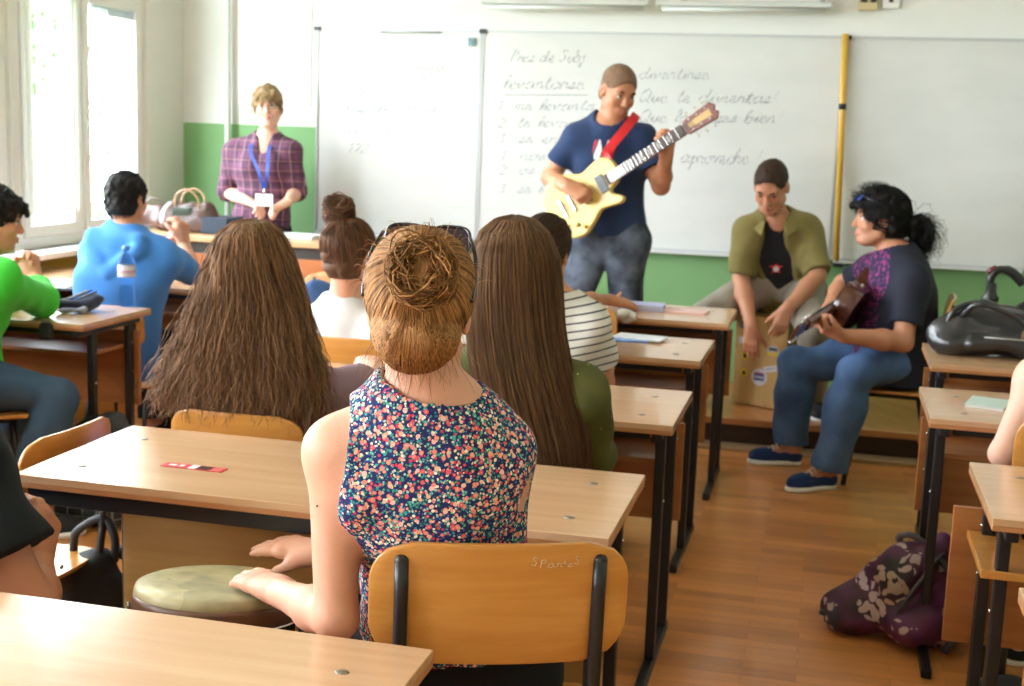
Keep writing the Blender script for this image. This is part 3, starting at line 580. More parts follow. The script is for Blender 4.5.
# ------------------------------------------------------------------ desks and chairs
def slab_round(x0, x1, y0, y1, z0, z1): return MB().bb(x0, x1, y0, y1, z0, z1)
def desk_proto(W=1.31, D=.50):
    t = empty('school_desk', (0, 0, 0)); h = W/2; q = D/2
    MB().bb(-h, h, -q, q, .7335, .75).build('tabletop', M_TOP, t, bevel=.0015); MB().bb(-h, h, -q, q, .722, .7333).build('edge_band', M_EDGE, t, bevel=.0015)
    for x in (-1, 1):
        X = x*(h-.045)
        for y in (-q+.13, q-.10): MB().bb(X-.014, X+.014, y-.016, y+.016, .03, .7215).build('leg', M_BLACK, t, bevel=.004)
        MB().bb(X-.015, X+.015, -q-.09, q-.05, .002, .03).build('foot_bar', M_BLACK, t, bevel=.005); MB().bb(X-.0135, X+.0135, -q+.02, q-.03, .694, .7215).build('top_rail', M_BLACK, t, bevel=.004)
        for y in (-.14, .13): MB().ell((x*(h-.10), y, .7503), (.011, .009, .0022), None, 14, 6).build('screw_cap', mat('cap_metal', (.30, .26, .22), .35, metal=.6), t)
        bo = MB()
        for z in (.62, .50): bo.ell((X+x*.015, q-.10, z), (.004, .006, .006), None, 8, 6)
        bo.ell((X+x*.015, -q+.13, .50), (.004, .006, .006), None, 8, 6); bo.build('bolt', M_STEEL, t)
    MB().bb(-h+.07, h-.07, -q+.05, -q+.075, .694, .7215).build('front_rail', M_BLACK, t, bevel=.004)
    MB().bb(-h+.010, h-.010, q-.083, q-.066, .36, .665).build('modesty_panel', M_PANEL, t, bevel=.002)
    MB().bb(-h+.062, h-.062, -q+.16, q-.084, .598, .614).build('shelf', M_PANEL, t, bevel=.002)
    return t
DP = desk_proto(); _first = [True]
def desk(x, y, rz, label, group):
    if _first[0]: d = DP; _first[0] = False
    else: d = copy_tree(DP)
    d.location = (x, y, 0); d.rotation_euler = (0, 0, rz); return tag(d, label, 'desk', group)
CG = 'two-seat school desks in the classroom'; HW = .655; hd_ = .25
desk(-.53-HW, 1.76-hd_, 0, 'bare pale desk closest to the camera, in front of the woman drummer\'s chair back', CG)
DB = desk(-.37-HW, 2.88-hd_, 0, 'desk with the red ticket lying on it', CG)
for c in list(DB.children):                      # this desk has a deep front board, no shelf and a single post at its window end
    k = c.name.split('.')[0]; xs = [v.co.x for v in c.data.vertices]; ys_ = [v.co.y for v in c.data.vertices]
    if k in ('shelf', 'modesty_panel') or (k == 'leg' and max(xs) < 0 and max(ys_) < 0): bpy.data.objects.remove(c)
MB().bb(-.575, .60, .060, .078, .26, .70).build('modesty_panel', wood('shaded_panel', rgb(172, 132, 70), rgb(150, 112, 56), .5, .1, 'x'), DB, bevel=.002); MB().bb(-.63, .63, -.235, -.205, .683, .7215).build('front_rail', M_BLACK, DB, bevel=.003)
desk(-.37-HW, 3.91-hd_, 0, 'desk between the long-haired women and the bun girl\'s chair', CG)
desk(-.40-HW, 4.97-hd_, math.radians(-.6), 'desk before the striped-shirt girl with blue booklet at its end', CG)
desk(-.38-HW, 5.93-hd_, 0, 'front-row desk by the standing guitarist with papers on it', CG)
desk(-2.72-HW+.04, 4.75-hd_, math.radians(0), 'desk with the water bottle and pencil case by the windows', CG)
desk(-2.62-HW+.04, 5.86-hd_, 0, 'desk in front of the blue hoodie student, by the windows', CG)
desk(-2.72-HW-.02, 3.70-hd_, 0, 'desk at the left edge behind the green-shirt student', CG)
desk(.32+HW, 4.30-hd_, 0, 'desk with the small notebook, right-hand row', CG)
desk(.39+HW, 5.28-hd_, 0, 'desk carrying the black leather bag', CG)
DH = desk(.38+HW, 3.30-hd_, 0, 'right-hand desk beside the purple floral bag', CG)
for c in list(DH.children):
    if c.name.split('.')[0] in ('shelf', 'modesty_panel'): bpy.data.objects.remove(c)
MB().bb(-.69, .645, .167, .184, .31, .655).build('modesty_panel', M_PANEL, DH, bevel=.002); MB().bb(-.655, .60, -.145, .1665, .582, .600).build('shelf', M_PLY, DH, bevel=.002)
desk(.375+HW, 2.36-hd_, 0, 'desk whose far corner only just enters the frame below the purple backpack\'s desk', CG)
def curved_panel(w, z0, z1, th, depth, rad, y0, tilt=0, nx=22, nz=14):
    V = []; F = []
    def pt(i, j, side):
        z = z0+(z1-z0)*j/nz; dz = min(z-z0, z1-z); hw = w/2-(rad-math.sqrt(max(0, rad*rad-(rad-dz)**2)) if dz < rad else 0)
        x = -hw+2*hw*i/nx; y = y0-depth*(1-(2*x/w)**2)+side*th-(z-z0)*tilt; return (x, y, z)
    for sd in (0, 1):
        for j in range(nz+1):
            for i in range(nx+1): V.append(pt(i, j, sd))
    n = nx+1; o = n*(nz+1)
    for j in range(nz):
        for i in range(nx): a = j*n+i; F.append((a, a+1, a+n+1, a+n)); F.append((o+a, o+a+n, o+a+n+1, o+a+1))
    for i in range(nx): F.append((i, o+i, o+i+1, i+1)); a = nz*n+i; F.append((a, a+1, o+a+1, o+a))
    for j in range(nz): a = j*n; F.append((a, a+n, o+a+n, o+a)); a = j*n+nx; F.append((a, o+a, o+a+n, a+n))
    return V, F
def chair_proto():
    t = empty('school_chair', (0, 0, 0))
    V, F = curved_panel(.41, .660, .865, .011, .026, .070, -.185, .12); o = meshobj('backrest', V, F, M_PLY, t, True); b = o.modifiers.new('edge', 'BEVEL'); b.width = .002; b.segments = 2; b.limit_method = 'ANGLE'
    mb = MB(); P = [(-.17, -.17), (.17, -.17), (.195, .0), (.20, .15), (.17, .19), (-.17, .19), (-.20, .15), (-.195, 0)]; P = [tuple(q) for q in catmull([np.array(p) for p in P], 5, True)]
    mb.prism(P, .012, frame4((0, 0, .438), (1, 0, 0), (0, 1, 0), (0, 0, 1)), smooth=True); mb.build('seat', M_PLY, t, bevel=.002)
    for x in (-1, 1):
        MB().tube(catmull([(x*.155, -.13, .425), (x*.155, -.175, .46), (x*.155, -.200, .60), (x*.155, -.216, .835)], 5), .0115, 12).ell((x*.155, -.216, .835), (.0115, .0115, .010), None, 12, 8).build('back_post', M_BLACK, t)
        MB().tube([(x*.165, -.11, .425), (x*.185, -.20, .006)], .0115, 12).build('leg', M_BLACK, t); MB().tube([(x*.165, .13, .425), (x*.185, .18, .006)], .0115, 12).build('leg', M_BLACK, t)
        MB().tube([(x*.155, -.13, .425), (x*.165, .15, .425)], .0110, 10).build('seat_rail', M_BLACK, t)
    MB().tube([(-.16, .13, .42), (.16, .13, .42)], .010, 10).build('cross_rail', M_BLACK, t); MB().tube([(-.16, -.11, .42), (.16, -.11, .42)], .010, 10).build('cross_rail', M_BLACK, t)
    return t
CP = chair_proto(); _fc = [True]
def chair(x, y, rz, label, z=0, sc=1):
    if _fc[0]: c = CP; _fc[0] = False
    else: c = copy_tree(CP)
    c.location = (x, y, z); c.rotation_euler = (0, 0, math.radians(rz)); c.scale = (sc,)*3; return tag(c, label, 'chair', 'plywood school chairs')
CH = {}
CH['N'] = chair(-.54, 2.11, 20, 'chair with letters scratched on its back, under the floral-top woman', sc=1.02)
for n in range(2): pass
CH['M'] = chair(-1.44, 3.16, 0, 'chair under the woman with long frizzy brown hair', sc=.91)
CH['V'] = chair(-.78, 3.12, 0, 'chair under the girl with long straight hair and green top', sc=.85)
CH['W'] = chair(-1.54, 4.20, 0, 'chair under the bun girl in the white shirt', sc=.95)
CH['S'] = chair(-.93, 4.15, 0, 'chair under the girl in the striped shirt', sc=.9)
CH['H'] = chair(-2.99, 5.10, 0, 'chair under the student in the blue hoodie', sc=.82)
CH['K'] = chair(-3.02, 4.05, -53, 'chair under the green-shirt student')
CH['B'] = chair(-1.90, 2.0, 0, 'chair under the person in the black T-shirt')
CH['X'] = chair(-1.945, 2.73, 88, 'empty chair whose curved back rises beside the ticket desk corner', sc=.895)
CH['A'] = chair(.335, 5.98, 86, 'chair the seated acoustic guitarist sits on')
CH['R'] = chair(.70, 3.60, 0, 'chair at the notebook desk, partly out of frame')
CH['G'] = chair(.83, 4.62, 0, 'empty chair pushed in at the black bag desk')
CH['Y'] = chair(.53, 1.93, 0, 'chair with only a sliver of backrest showing at the lower edge')
CH['P'] = chair(-.98, 5.13, 0, 'chair under the student whose hand rests on the front desk')
for k in ('M', 'V', 'W', 'S', 'X', 'P'):
    for c in CH[k].children:
        if c.name.startswith('back_post'): c.scale = (1, 1, .875)
# ------------------------------------------------------------------ people
def skin(name, c, r=.5): return mat(name, c, r, .4, sss=.12, var=.05, vscale=14, bump=.05, bscale=300)
SK_FAIR = skin('skin_fair', rgb(218, 162, 136)); SK_MID = skin('skin_mid', rgb(198, 140, 110)); SK_TAN = skin('skin_tan', rgb(186, 128, 96)); SK_PALE = skin('skin_pale', rgb(230, 182, 160))
def person(label, fig, hd, sk, hands=(), h=.009, hf=.0055, face=True, jaw=1.0, bust=0, belly=0, legs=True, feet=True, skip=(), origin=None, fine_head=True):
    J = fig.J; o = np.array([J['pel'][0], J['pel'][1], float(J.get('floor', 0))]) if origin is None else np.array(origin)
    root = empty('person', o, 0, label, 'person'); P = fig.torso_prims(belly=belly, bust=bust)+fig.neck_prims(hd)+hd.prims(face, jaw=jaw)
    fine = [hbox(hd.c, .125*hd.s)] if fine_head else []
    for q in 'RL':
        P += fig.arm_prims(q)
        if legs: P += fig.leg_prims(q)+fig.foot_prims(q)
    for q, d, n, kw in hands:
        P += hand(J['wr'+q], d, n, 1 if q == 'R' else -1, s=kw.pop('s', fig.sc*.98), **kw); c = J['wr'+q]+nrm(d)*.09; fine.append(hbox(c, .11))
    sdf_obj('body', P, sk, root, o, h=h, fine=fine, hf=hf); return root, o
def desk_arms(fig, yn, z=.80):
    for q, sg in (('R', 1), ('L', -1)):
        s_ = fig.J['sh'+q]; fig.J['el'+q] = np.array([s_[0]+fig.r[0]*sg*.05, yn-.05, z+.02]); fig.J['wr'+q] = np.array([s_[0]-fig.r[0]*sg*.05, yn+.19, z+.005])
def shiftlegs(fig, dx):
    for k in ('knR', 'knL', 'anR', 'anL', 'toR', 'toL'): fig.J[k] = fig.J[k]+np.array([dx, 0, 0])
def top(name, fig, m, root, o, sl=(1, 1), g=.013, hem=.115, neckr=.060, belly=0, folds=.004, fscale=15, h=.008, cuff=.004, loose=0, bust=0, extra=(), cuts=(), vneck=0, hd=None, low=None, fs=(1, 1, 1)):
    J = fig.J; P = fig.torso_prims(g, belly, loose, bust=bust); dn = nrm(J['pel']-fig.spine(.32)); pz = J['pel']+dn*hem
    P.append(rc(J['pel'], J['pel']+dn*(hem+.02), .150*fig.sc*fig.to+g+loose, .152*fig.sc*fig.to+g+loose, .04, flat=(fig.f, fig.flat*.92)))
    for q, f in zip('RL', sl):
        if f: P += fig.sleeve(q, f, g, cuff)
    P += list(extra)
    nk = J['neck']; P.append(rc(nk+fig.f*.012+np.array([0, 0, .0]), nk+fig.f*.02+np.array([0, 0, .12]), neckr*fig.sc, (neckr+.02)*fig.sc, .008, op='-'))
    if vneck: P.append(rc(nk+fig.f*.085-np.array([0, 0, vneck]), nk+fig.f*.075+np.array([0, 0, .10]), .018, .065, .008, op='-'))
    P += list(cuts)
    return sdf_obj(name, P, m, root, o, h=h, folds=folds, fscale=fscale, global_clip=[(pz, dn)], fstretch=fs)
def trousers(name, fig, m, root, o, g=.013, glo=.02, rise=.10, folds=.004, h=.010, fscale=14, length=.93, short=False):
    J = fig.J; up = nrm(fig.spine(.4)-J['pel']); P = [rc(J['pel'], J['pel']+up*rise, .150*fig.sc*fig.to+g*.7, .140*fig.sc*fig.to+g*.6, .04, flat=(fig.f, fig.flat)), rc(J['hipR'], J['hipL'], .095+g, .095+g, .04)]
    for q in 'RL':
        L = fig.leg_prims(q, g, glo); e = J['kn'+q]+(J['an'+q]-J['kn'+q])*length; d = nrm(J['an'+q]-J['kn'+q])
        L[-1]['b'] = e+d*.01; L[-1]['r2'] = L[-1]['r2']+.006; L[-1]['clip'] = [(e, d)]; P += L
    return sdf_obj(name, P, m, root, o, h=h, folds=folds, fscale=fscale, global_clip=[(J['pel']+up*rise, up)])
def shoes(fig, root, o, up_m, sole_m, lace=None, h=.006):
    for q in 'RL':
        J = fig.J; a, t = J['an'+q], J['to'+q]; d = t-a; d[2] = 0; d = nrm(d); fz = float(J.get('floor', 0)); l = np.cross(d, [0, 0, 1]); heel = np.array([a[0], a[1], fz])-d*.045; toe = np.array([t[0], t[1], fz])+d*.055; L = np.linalg.norm(toe-heel)
        P = [rc(heel+d*.035+(0, 0, .045), a+(0, 0, -.005), .037, .043, .03), rc(heel+d*.035+(0, 0, .040), heel+d*(L-.06)+(0, 0, .036), .036, .038, .03), rc(heel+d*(L-.09)+(0, 0, .036), toe-d*.036+(0, 0, .034), .040, .030, .02)]
        s = sdf_obj('shoe', P, up_m, root, o, h=h, global_clip=[((0, 0, fz+.018), (0, 0, -1)), (a+(0, 0, .012), (0, 0, 1))])
        P = [rc(heel+d*.036+(0, 0, .012), heel+d*(L-.06)+(0, 0, .012), .040, .043, .03, flat=(np.array([0, 0, 1.0]), 1.4)), rc(heel+d*(L-.08)+(0, 0, .012), toe-d*.038+(0, 0, .012), .043, .036, .02, flat=(np.array([0, 0, 1.0]), 1.4))]
        sdf_obj('sole', P, sole_m, s, None, h=h, global_clip=[((0, 0, fz+.001), (0, 0, -1)), ((0, 0, fz+.024), (0, 0, 1))]).location = tuple(-o)
        if lace:
            mb = MB()
            for k in range(5):
                c = a+d*(.035+.019*k)+np.array([0, 0, .028-.0105*k]); mb.tube(catmull([c-l*.026+(0, 0, -.012), c+(0, 0, .008), c+l*.026+(0, 0, -.012)], 4), .0042, 6)
            mb.build('laces', lace, s, o).location = (0, 0, 0)
def comb(name, hd, m, root, o, bun, n=1500, R=(.084, .107, .094), lim=97, r=.0011, jit=.012, end=14, k=14, wave=0.0, back=-.082):
    bd = nrm(bun); a = nrm(np.cross(bd, [1, 0, .01])); b = np.cross(bd, a); q = RNG.random((n, 4)); ph = q[:, 0]*2*math.pi
    pol = np.radians(lim)*(1-.35*q[:, 1]**2); t = np.linspace(0, 1, k)[None, :]; an = pol[:, None]*(1-t)+math.radians(end)*t; phs = ph[:, None]+.25*(q[:, 2:3]-.5)*t
    def push(L):
        L = L+np.array([0, -.012, .033]); c2 = np.array([0, -.04, -.03]); r2 = np.array([.071, .074, .075]); q2 = (L-c2)/r2; nn2 = np.sqrt((q2**2).sum(-1, keepdims=True)); return np.where((nn2 < 1) & (L[..., 2:3] < .01), c2+(L-c2)/np.maximum(nn2, .05), L)
    for _ in range(14):
        D0 = np.cos(pol)[:, None]*bd+np.sin(pol)[:, None]*(np.cos(ph)[:, None]*a+np.sin(ph)[:, None]*b); p0 = push(D0*np.array(R)); low = p0[:, 2] < back+.012*q[:, 2]
        e0 = (((p0-np.array([0, .004, -.020]))[:, 1:]/np.array([.034, .05]))**2).sum(1) < 1; fc = (((p0-np.array([0, .114, -.038]))/np.array([.080, .078, .085]))**2).sum(1) < 1
        pol = np.where(low | (e0 & (np.abs(p0[:, 0]) > .05)) | fc, pol*.955, pol)
    an = pol[:, None]*(1-t)+math.radians(end)*t
    D = np.cos(an)[..., None]*bd+np.sin(an)[..., None]*(np.cos(phs)[..., None]*a+np.sin(phs)[..., None]*b)
    off = 1+jit*(q[:, 3:4]*2-.6)*4*t*(1-t)+jit*.5+wave*np.sin(t*9+ph[:, None]*7)*.3
    L = (D*off[..., None])*np.array(R); L[..., 2] *= np.where(L[..., 2] < 0, 1.1, 1); L = push(L); W_ = hd.c+hd.s*(L @ hd.B.T)
    return strands(name, W_, r*(.6+.8*RNG.random(n)), m, root, o, taper=.8)
def fuzz(name, hd, m, parent, o, n=2600, ln=.012, t=.006, zf=.045, front=.052, back=-.06, r=.0009, lay=.7, spread=.5, crown=(0, -.5, .87)):
    d = RNG.normal(size=(n*3, 3)); d /= np.linalg.norm(d, axis=1)[:, None]; p = d*np.array([.073+t, .095+t, .082+t])+np.array([0, -.012, .035]); low = RNG.random(n*3) < .35
    p2 = d*np.array([.062+t*.8, .062+t, .070])+np.array([0, -.04, -.03]); p[low] = p2[low]
    q = (p-np.array([0, front+.062, zf-.083]))/np.array([.078, .075, .083]); ok = ((q*q).sum(1) > .97) & (p[:, 2] > back+RNG.normal(size=n*3)*.004)
    e = (np.abs(p[:, 0])-.085)/.03; f2 = (p[:, 1]-.012)/.03; g2 = (p[:, 2]+.03)/.04; ok &= (e*e+f2*f2+g2*g2 > .97) & (low | (p[:, 2] > -.06)); inn = ((p-np.array([0, -.012, .035]))/np.array([.073+t, .095+t, .082+t])); ok &= ~(low & ((inn**2).sum(1) < .9))
    p, d = p[ok][:n], d[ok][:n]; away = p-np.array(crown)*.1; tan = away-d*(away*d).sum(1)[:, None]; tan /= np.linalg.norm(tan, axis=1)[:, None]+1e-6; v = d*(1-lay)+tan*lay+RNG.normal(size=p.shape)*.25*spread; v /= np.linalg.norm(v, axis=1)[:, None]
    l = ln*(.6+.8*RNG.random((len(p), 1, 1))); tt = np.linspace(0, 1, 6)[None, :, None]; L = (p-d*.003)[:, None]+v[:, None]*l*tt-d[:, None]*l*.35*tt*tt; W_ = hd.c+hd.s*(L @ hd.B.T); return strands(name, W_, r*(.7+.6*RNG.random(len(p))), m, parent, o, taper=.4)
def bun(hd, m, root, o, c, ax, rad=.04, tube=.02, n=260, r=.0013, messy=.25):
    c = hd.p(*c); ax = nrm(hd.B @ nrm(ax)); a = nrm(np.cross(ax, [.3, .2, .9])); b = np.cross(ax, a); L = []; k = 26
    for i in range(n):
        p0 = RNG.random()*6.28; turns = 1.0+.9*RNG.random(); rr = rad*(.55+.5*RNG.random()); h0 = (RNG.random()-.5)*tube*1.6; tl = (RNG.random(2)-.5)*messy*2; t = np.linspace(0, 1, k)
        th = p0+turns*6.28*t; rad_ = rr+tube*.45*np.sin(th*2.3+i)*(.5+messy); hh = h0+tube*.5*np.cos(th*1.7+i*1.3)+rr*(tl[0]*np.cos(th)+tl[1]*np.sin(th))
        L.append(c+rad_[:, None]*(np.cos(th)[:, None]*a+np.sin(th)[:, None]*b)+hh[:, None]*ax)
    b_ = sdf_obj('hair_bun', [el(c, (rad*.98, rad*.98, rad*.62+tube*.3), np.stack([a, b, ax], 1), .01)], m, root, o, h=.005, folds=.006, fscale=60)
    strands('bun_strands', np.array(L), r*(.6+.9*RNG.random(n)), m, b_, o, taper=.9)
def long_hair(secs, f, m, root, o, n=2600, ang=150, r=.0012, wave=.006, frizz=.01, k=34, thick=.3, wfreq=9, sheet_in=.86, name='long_hair'):
    """secs: (centre, half width, half depth) from the crown down; hair covers +-ang degrees about the back of the head"""
    rr, ff = basis(f); C = np.array([s[0] for s in secs]); HWd = np.array([s[1] for s in secs]); HD = np.array([s[2] for s in secs]); s_ = np.linspace(0, 1, len(secs))
    def surf(u, a, rho):
        c = np.stack([np.interp(u, s_, C[:, i]) for i in range(3)], -1); w = np.interp(u, s_, HWd)*rho; d = np.interp(u, s_, HD)*rho
        return c+(np.sin(a)*w)[..., None]*rr-(np.cos(a)*d)[..., None]*ff
    U = np.linspace(0, .97, 30)[:, None]*np.ones((1, 40)); A = np.radians(np.linspace(-ang, ang, 40))[None, :]*np.ones((30, 1))
    V = surf(U, A, sheet_in*np.ones_like(U)).reshape(-1, 3)-np.array([0, 0, .016]); F = [(i*40+j, i*40+j+1, (i+1)*40+j+1, (i+1)*40+j) for i in range(29) for j in range(39)]
    b = meshobj(name, V, F, m, root, True, origin=o); b.data.attributes.new('rnd', 'FLOAT', 'POINT').data.foreach_set('value', np.full(len(V), .4, dtype=np.float32)); s = b.modifiers.new('solid', 'SOLIDIFY'); s.thickness = .005
    t = np.linspace(0, 1, k)[None, :]; q = RNG.random((n, 6)); a0 = np.radians(ang)*(2*q[:, 0:1]-1); end = .86+.14*q[:, 1:2]; u = t*end
    a = a0+.10*(q[:, 2:3]-.5)*t+wave*3*np.sin(t*wfreq+q[:, 3:4]*20)*t; rho = 1-thick*.25*q[:, 4:5]+frizz*2.2*(q[:, 5:6]-.25)*t**1.5+wave*1.2*np.sin(t*wfreq*1.3+q[:, 2:3]*30)*t
    L = surf(u, a, rho)+frizz*.35*np.cumsum(RNG.standard_normal((n, k, 3)), 1)*t[..., None]*.35
    strands('hair_strands', L, r*(.55+.9*RNG.random(n)), m, b, o, taper=.45); return b
def secs_px(rows, Y0, hd0, dy=0):
    out = []
    for i, (y, xl, xr, hd, dY) in enumerate(rows): a, b = at(xl, y, Y0+dY), at(xr, y, Y0+dY); out.append(((a+b)/2, np.linalg.norm(b-a)/2, hd))
    return out
HM_BROWN = hair_mat('hair_brown', rgb(62, 42, 30), rgb(156, 116, 82)); HM_LONG = hair_mat('hair_long_brown', rgb(46, 30, 18), rgb(122, 88, 58)); HM_DARK = hair_mat('hair_dark', rgb(30, 22, 18), rgb(78, 56, 42))
HM_BLOND = hair_mat('hair_dark_blond', rgb(64, 40, 22), rgb(190, 138, 84)); HM_BLACK = hair_mat('hair_black', rgb(10, 9, 9), rgb(38, 34, 34)); HM_FAIR = hair_mat('hair_fair', rgb(98, 76, 50), rgb(166, 136, 98)); HM_WBUN = hair_mat('hair_chestnut', rgb(44, 28, 20), rgb(118, 82, 58))
DENIM = mat('denim', rgb(64, 92, 138), .85, .2, var=.28, vscale=7, bump=.4, bscale=500); DENIM_D = mat('worn_dark_denim', rgb(80, 88, 102), .85, .2, var=.75, vscale=11, bump=.4, bscale=500)
BLACKCLOTH = mat('black_cloth', (.010, .010, .012), .9, .2, bump=.3, bscale=400); CHARC = mat('charcoal_cloth', (.03, .03, .035), .9, .2, bump=.3, bscale=400)
def cloth(name, c, var=.06, rough=.85, sheen=.1): return mat(name, c, rough, .25, var=var, vscale=10, bump=.25, bscale=420, sheen=sheen)
Z = lambda z: np.array([0, 0, z])
def X(p, x=0, y=0, z=0): return np.array(p)+np.array([x, y, z])
# ---- woman with the floral top, playing the drum (closest to the camera)
def floral():
    w = NT('floral_cotton', .8, 0, .3); v = w.tc.outputs['Object']; dis = w.n('TexNoise'); dis.inputs['Scale'].default_value = 60; w.l(v, dis.inputs[0])
    vv = w.n('VectorMath', operation='ADD'); sc_ = w.n('VectorMath', operation='SCALE'); sc_.inputs['Scale'].default_value = .006; w.l(dis.outputs['Color'], sc_.inputs[0]); w.l(v, vv.inputs[0]); w.l(sc_.outputs[0], vv.inputs[1])
    def vor(s, off): mp_ = w.n('Mapping'); mp_.inputs['Location'].default_value = off; w.l(vv.outputs[0], mp_.inputs[0]); x = w.n('TexVoronoi'); x.inputs['Scale'].default_value = s; w.l(mp_.outputs[0], x.inputs[0]); return x
    col = rgb(34, 40, 92); lay = [(210, .46, [(.0, rgb(40, 130, 140)), (.3, rgb(150, 205, 190)), (.5, rgb(42, 60, 140)), (.7, rgb(60, 150, 120)), (.85, rgb(225, 220, 200))], (0, 0, 0)), (135, .38, [(0, rgb(215, 60, 90)), (.35, rgb(240, 235, 215)), (.55, rgb(60, 165, 160)), (.8, rgb(240, 150, 130))], (.3, .1, .2)), (84, .35, [(0, rgb(232, 140, 130)), (.35, rgb(244, 178, 150)), (.6, rgb(226, 92, 106)), (.8, rgb(240, 190, 180))], (.7, .5, .1))]
    for s, th, pal, off in lay:
        x = vor(s, off); r = w.sep(x.outputs['Color'])[0]; c = w.ramp(r, pal, 'CONSTANT'); c2 = w.mix(w.math('LESS_THAN', x.outputs['Distance'], th*.35), c, w.mix(.5, c, rgb(245, 225, 200)))
        keep = w.math('MULTIPLY', w.math('LESS_THAN', x.outputs['Distance'], th), w.math('GREATER_THAN', w.sep(x.outputs['Color'])[1], .14)); col = w.mix(keep, col, c2)
    return w.out(col)
hdN = Head(at(420, 308, 1.95), (-.20, .95, -.12), (0.02, 0, 1), 1.0)
JN = dict(neck=at(428, 402, 1.955), pel=at(458, 655, 2.12), chest=at(432, 500, 1.93), shL=at(336, 452, 1.92), shR=at(493, 456, 2.02), elL=at(336, 618, 1.885), wrL=at(279, 592, 2.07), elR=at(455, 570, 2.28), wrR=at(322, 553, 2.34))
fN = Fig(JN, (-.34, .94, 0), sc=.95, arm=.98, torso=.95, neck=.98, leg=1.0)
for q, sg in (('R', 1), ('L', -1)): fN.J['kn'+q] = X(fN.J['hip'+q]+fN.f*.38+fN.r*sg*(.03 if q == 'R' else .15), z=-.05); fN.J['an'+q] = X(fN.J['kn'+q]+fN.f*.02, z=0)*np.array([1, 1, 0])+Z(.075); fN.J['to'+q] = fN.J['an'+q]+fN.f*.14-Z(.045)
rN, oN = person('woman in sleeveless floral top with messy blond bun drumming, seated closest to the camera', fN, hdN, SK_FAIR, [('L', (-.80, .58, -.02), (.05, .1, -1), dict(curl=.10, spread=.08, thumb=.15)), ('R', (-1, .12, .02), (.0, .25, -1), dict(curl=.12, spread=.04, thumb=.3))], h=.007, hf=.004)
cuts = [rc(fN.J['neck']+Z(.040)-fN.f*.004, fN.J['neck']+Z(.16), .080, .12, .010, op='-'), el(fN.J['shL']-fN.r*.030+Z(-.03), (.092, .10, .15), None, .012, op='-')]
top('floral_top', fN, floral(), rN, oN, sl=(0, 0), g=.010, hem=-.095, neckr=.062, folds=.0045, fscale=22, h=.006, cuts=cuts, loose=.008)
trousers('trousers', fN, BLACKCLOTH, rN, oN, rise=.15); shoes(fN, rN, oN, CHARC, M_DARKRUB)
hP, hC = hdN.cap(.008, back=-.080); hc_ = sdf_obj('hair', hP, HM_BLOND, rN, oN, h=.005, folds=.003, fscale=70, global_clip=hC)
comb('hair_strands', hdN, HM_BLOND, hc_, oN, (.05, -.88, .42), n=4200, lim=140, r=.0010, jit=.03, R=(.085, .108, .094)).parent = hc_
bun(hdN, HM_BLOND, rN, oN, (.012, -.108, .052), (0, -.95, .3), rad=.042, tube=.024, n=420, messy=.75)
Ls = []
for i in range(90):       # loose wisps at nape and ears
    a = RNG.random()*2-1; s0 = hdN.p(a*.066, -.065+.05*abs(a), -.055+.02*RNG.random()); d = np.array([a*.03+RNG.normal()*.012, RNG.normal()*.01-.012, -.05-.05*RNG.random()]); Ls.append([s0+d*t+np.array([math.sin(t*5+i)*.006, 0, 0]) for t in np.linspace(0, 1, 10)])
for i in range(110):
    th = RNG.random()*3.1416; s0 = hdN.p(math.cos(th)*.080, -.03+RNG.normal()*.03, .035+math.sin(th)*.085); d = (s0-hdN.c)*(.18+.22*RNG.random())+RNG.normal(size=3)*.015; Ls.append([s0+d*t*(1-.3*t)+np.array([0, 0, -.02*t*t]) for t in np.linspace(0, 1, 10)])
strands('loose_wisps', np.array(Ls), .0006, HM_BLOND, hc_, oN)
M_FRAME = mat('sunglasses_frame', (.02, .015, .03), .2, coat=.5); M_LENS = mat('tinted_lens', rgb(70, 60, 90), .05, trans=.75)
MB().ell(at(317, 506, 1.868)+0, (.0016, .0016, .0016), None, 8, 6).build('mole', mat('mole', (.08, .04, .03), .7), rN, oN)
# ---- woman with long frizzy brown hair, mauve shirt
hdM = Head(at(250, 277, 3.10), (0, 1, .0), (0, 0, 1), 1.0); nk = at(252, 352, 3.12)
fM = Fig(dict(neck=nk, pel=X(at(248, 480, 3.16), z=0)*np.array([1, 1, 0])+Z(.59), chest=X(nk, -.01, .03, -.26), shL=at(192, 386, 3.10), shR=at(324, 394, 3.10), elL=at(180, 440, 3.30), wrL=at(215, 400, 3.48), elR=at(330, 450, 3.30), wrR=at(290, 400, 3.48)), (0, 1, 0), sc=.95, arm=1.0, torso=1.0)
desk_arms(fM, 3.41); shiftlegs(fM, .08); rM, oM = person('woman with long frizzy brown hair and mauve T-shirt sitting behind the ticket desk', fM, hdM, SK_FAIR, [('R', (-.4, .8, .1), (0, 0, -1), dict(curl=.3)), ('L', (.4, .8, .1), (0, 0, -1), dict(curl=.3))], h=.010, hf=.007)
top('mauve_shirt', fM, cloth('mauve_cotton', rgb(150, 122, 140)), rM, oM, sl=(.7, .7), g=.013, hem=.115); trousers('trousers', fM, DENIM, rM, oM); shoes(fM, rM, oM, CHARC, M_WHITE)
hP, hC = hdM.cap(.001, back=-.10); sdf_obj('hair', hP, HM_BROWN, rM, oM, h=.007, global_clip=hC)
long_hair(secs_px([(219, 248, 253, .01, .0), (223, 235, 268, .06, .0), (235, 224, 280, .10, .0), (260, 214, 290, .115, .0), (290, 204, 299, .105, -.01), (318, 194, 305, .095, -.03), (345, 184, 311, .085, -.05), (370, 172, 317, .08, -.06), (392, 163, 322, .075, -.06), (412, 160, 322, .07, -.06)], 3.10, 0), (0, 1, 0), HM_BROWN, rM, oM, n=5200, ang=155, r=.0013, wave=.022, frizz=.030, wfreq=16, thick=.35)
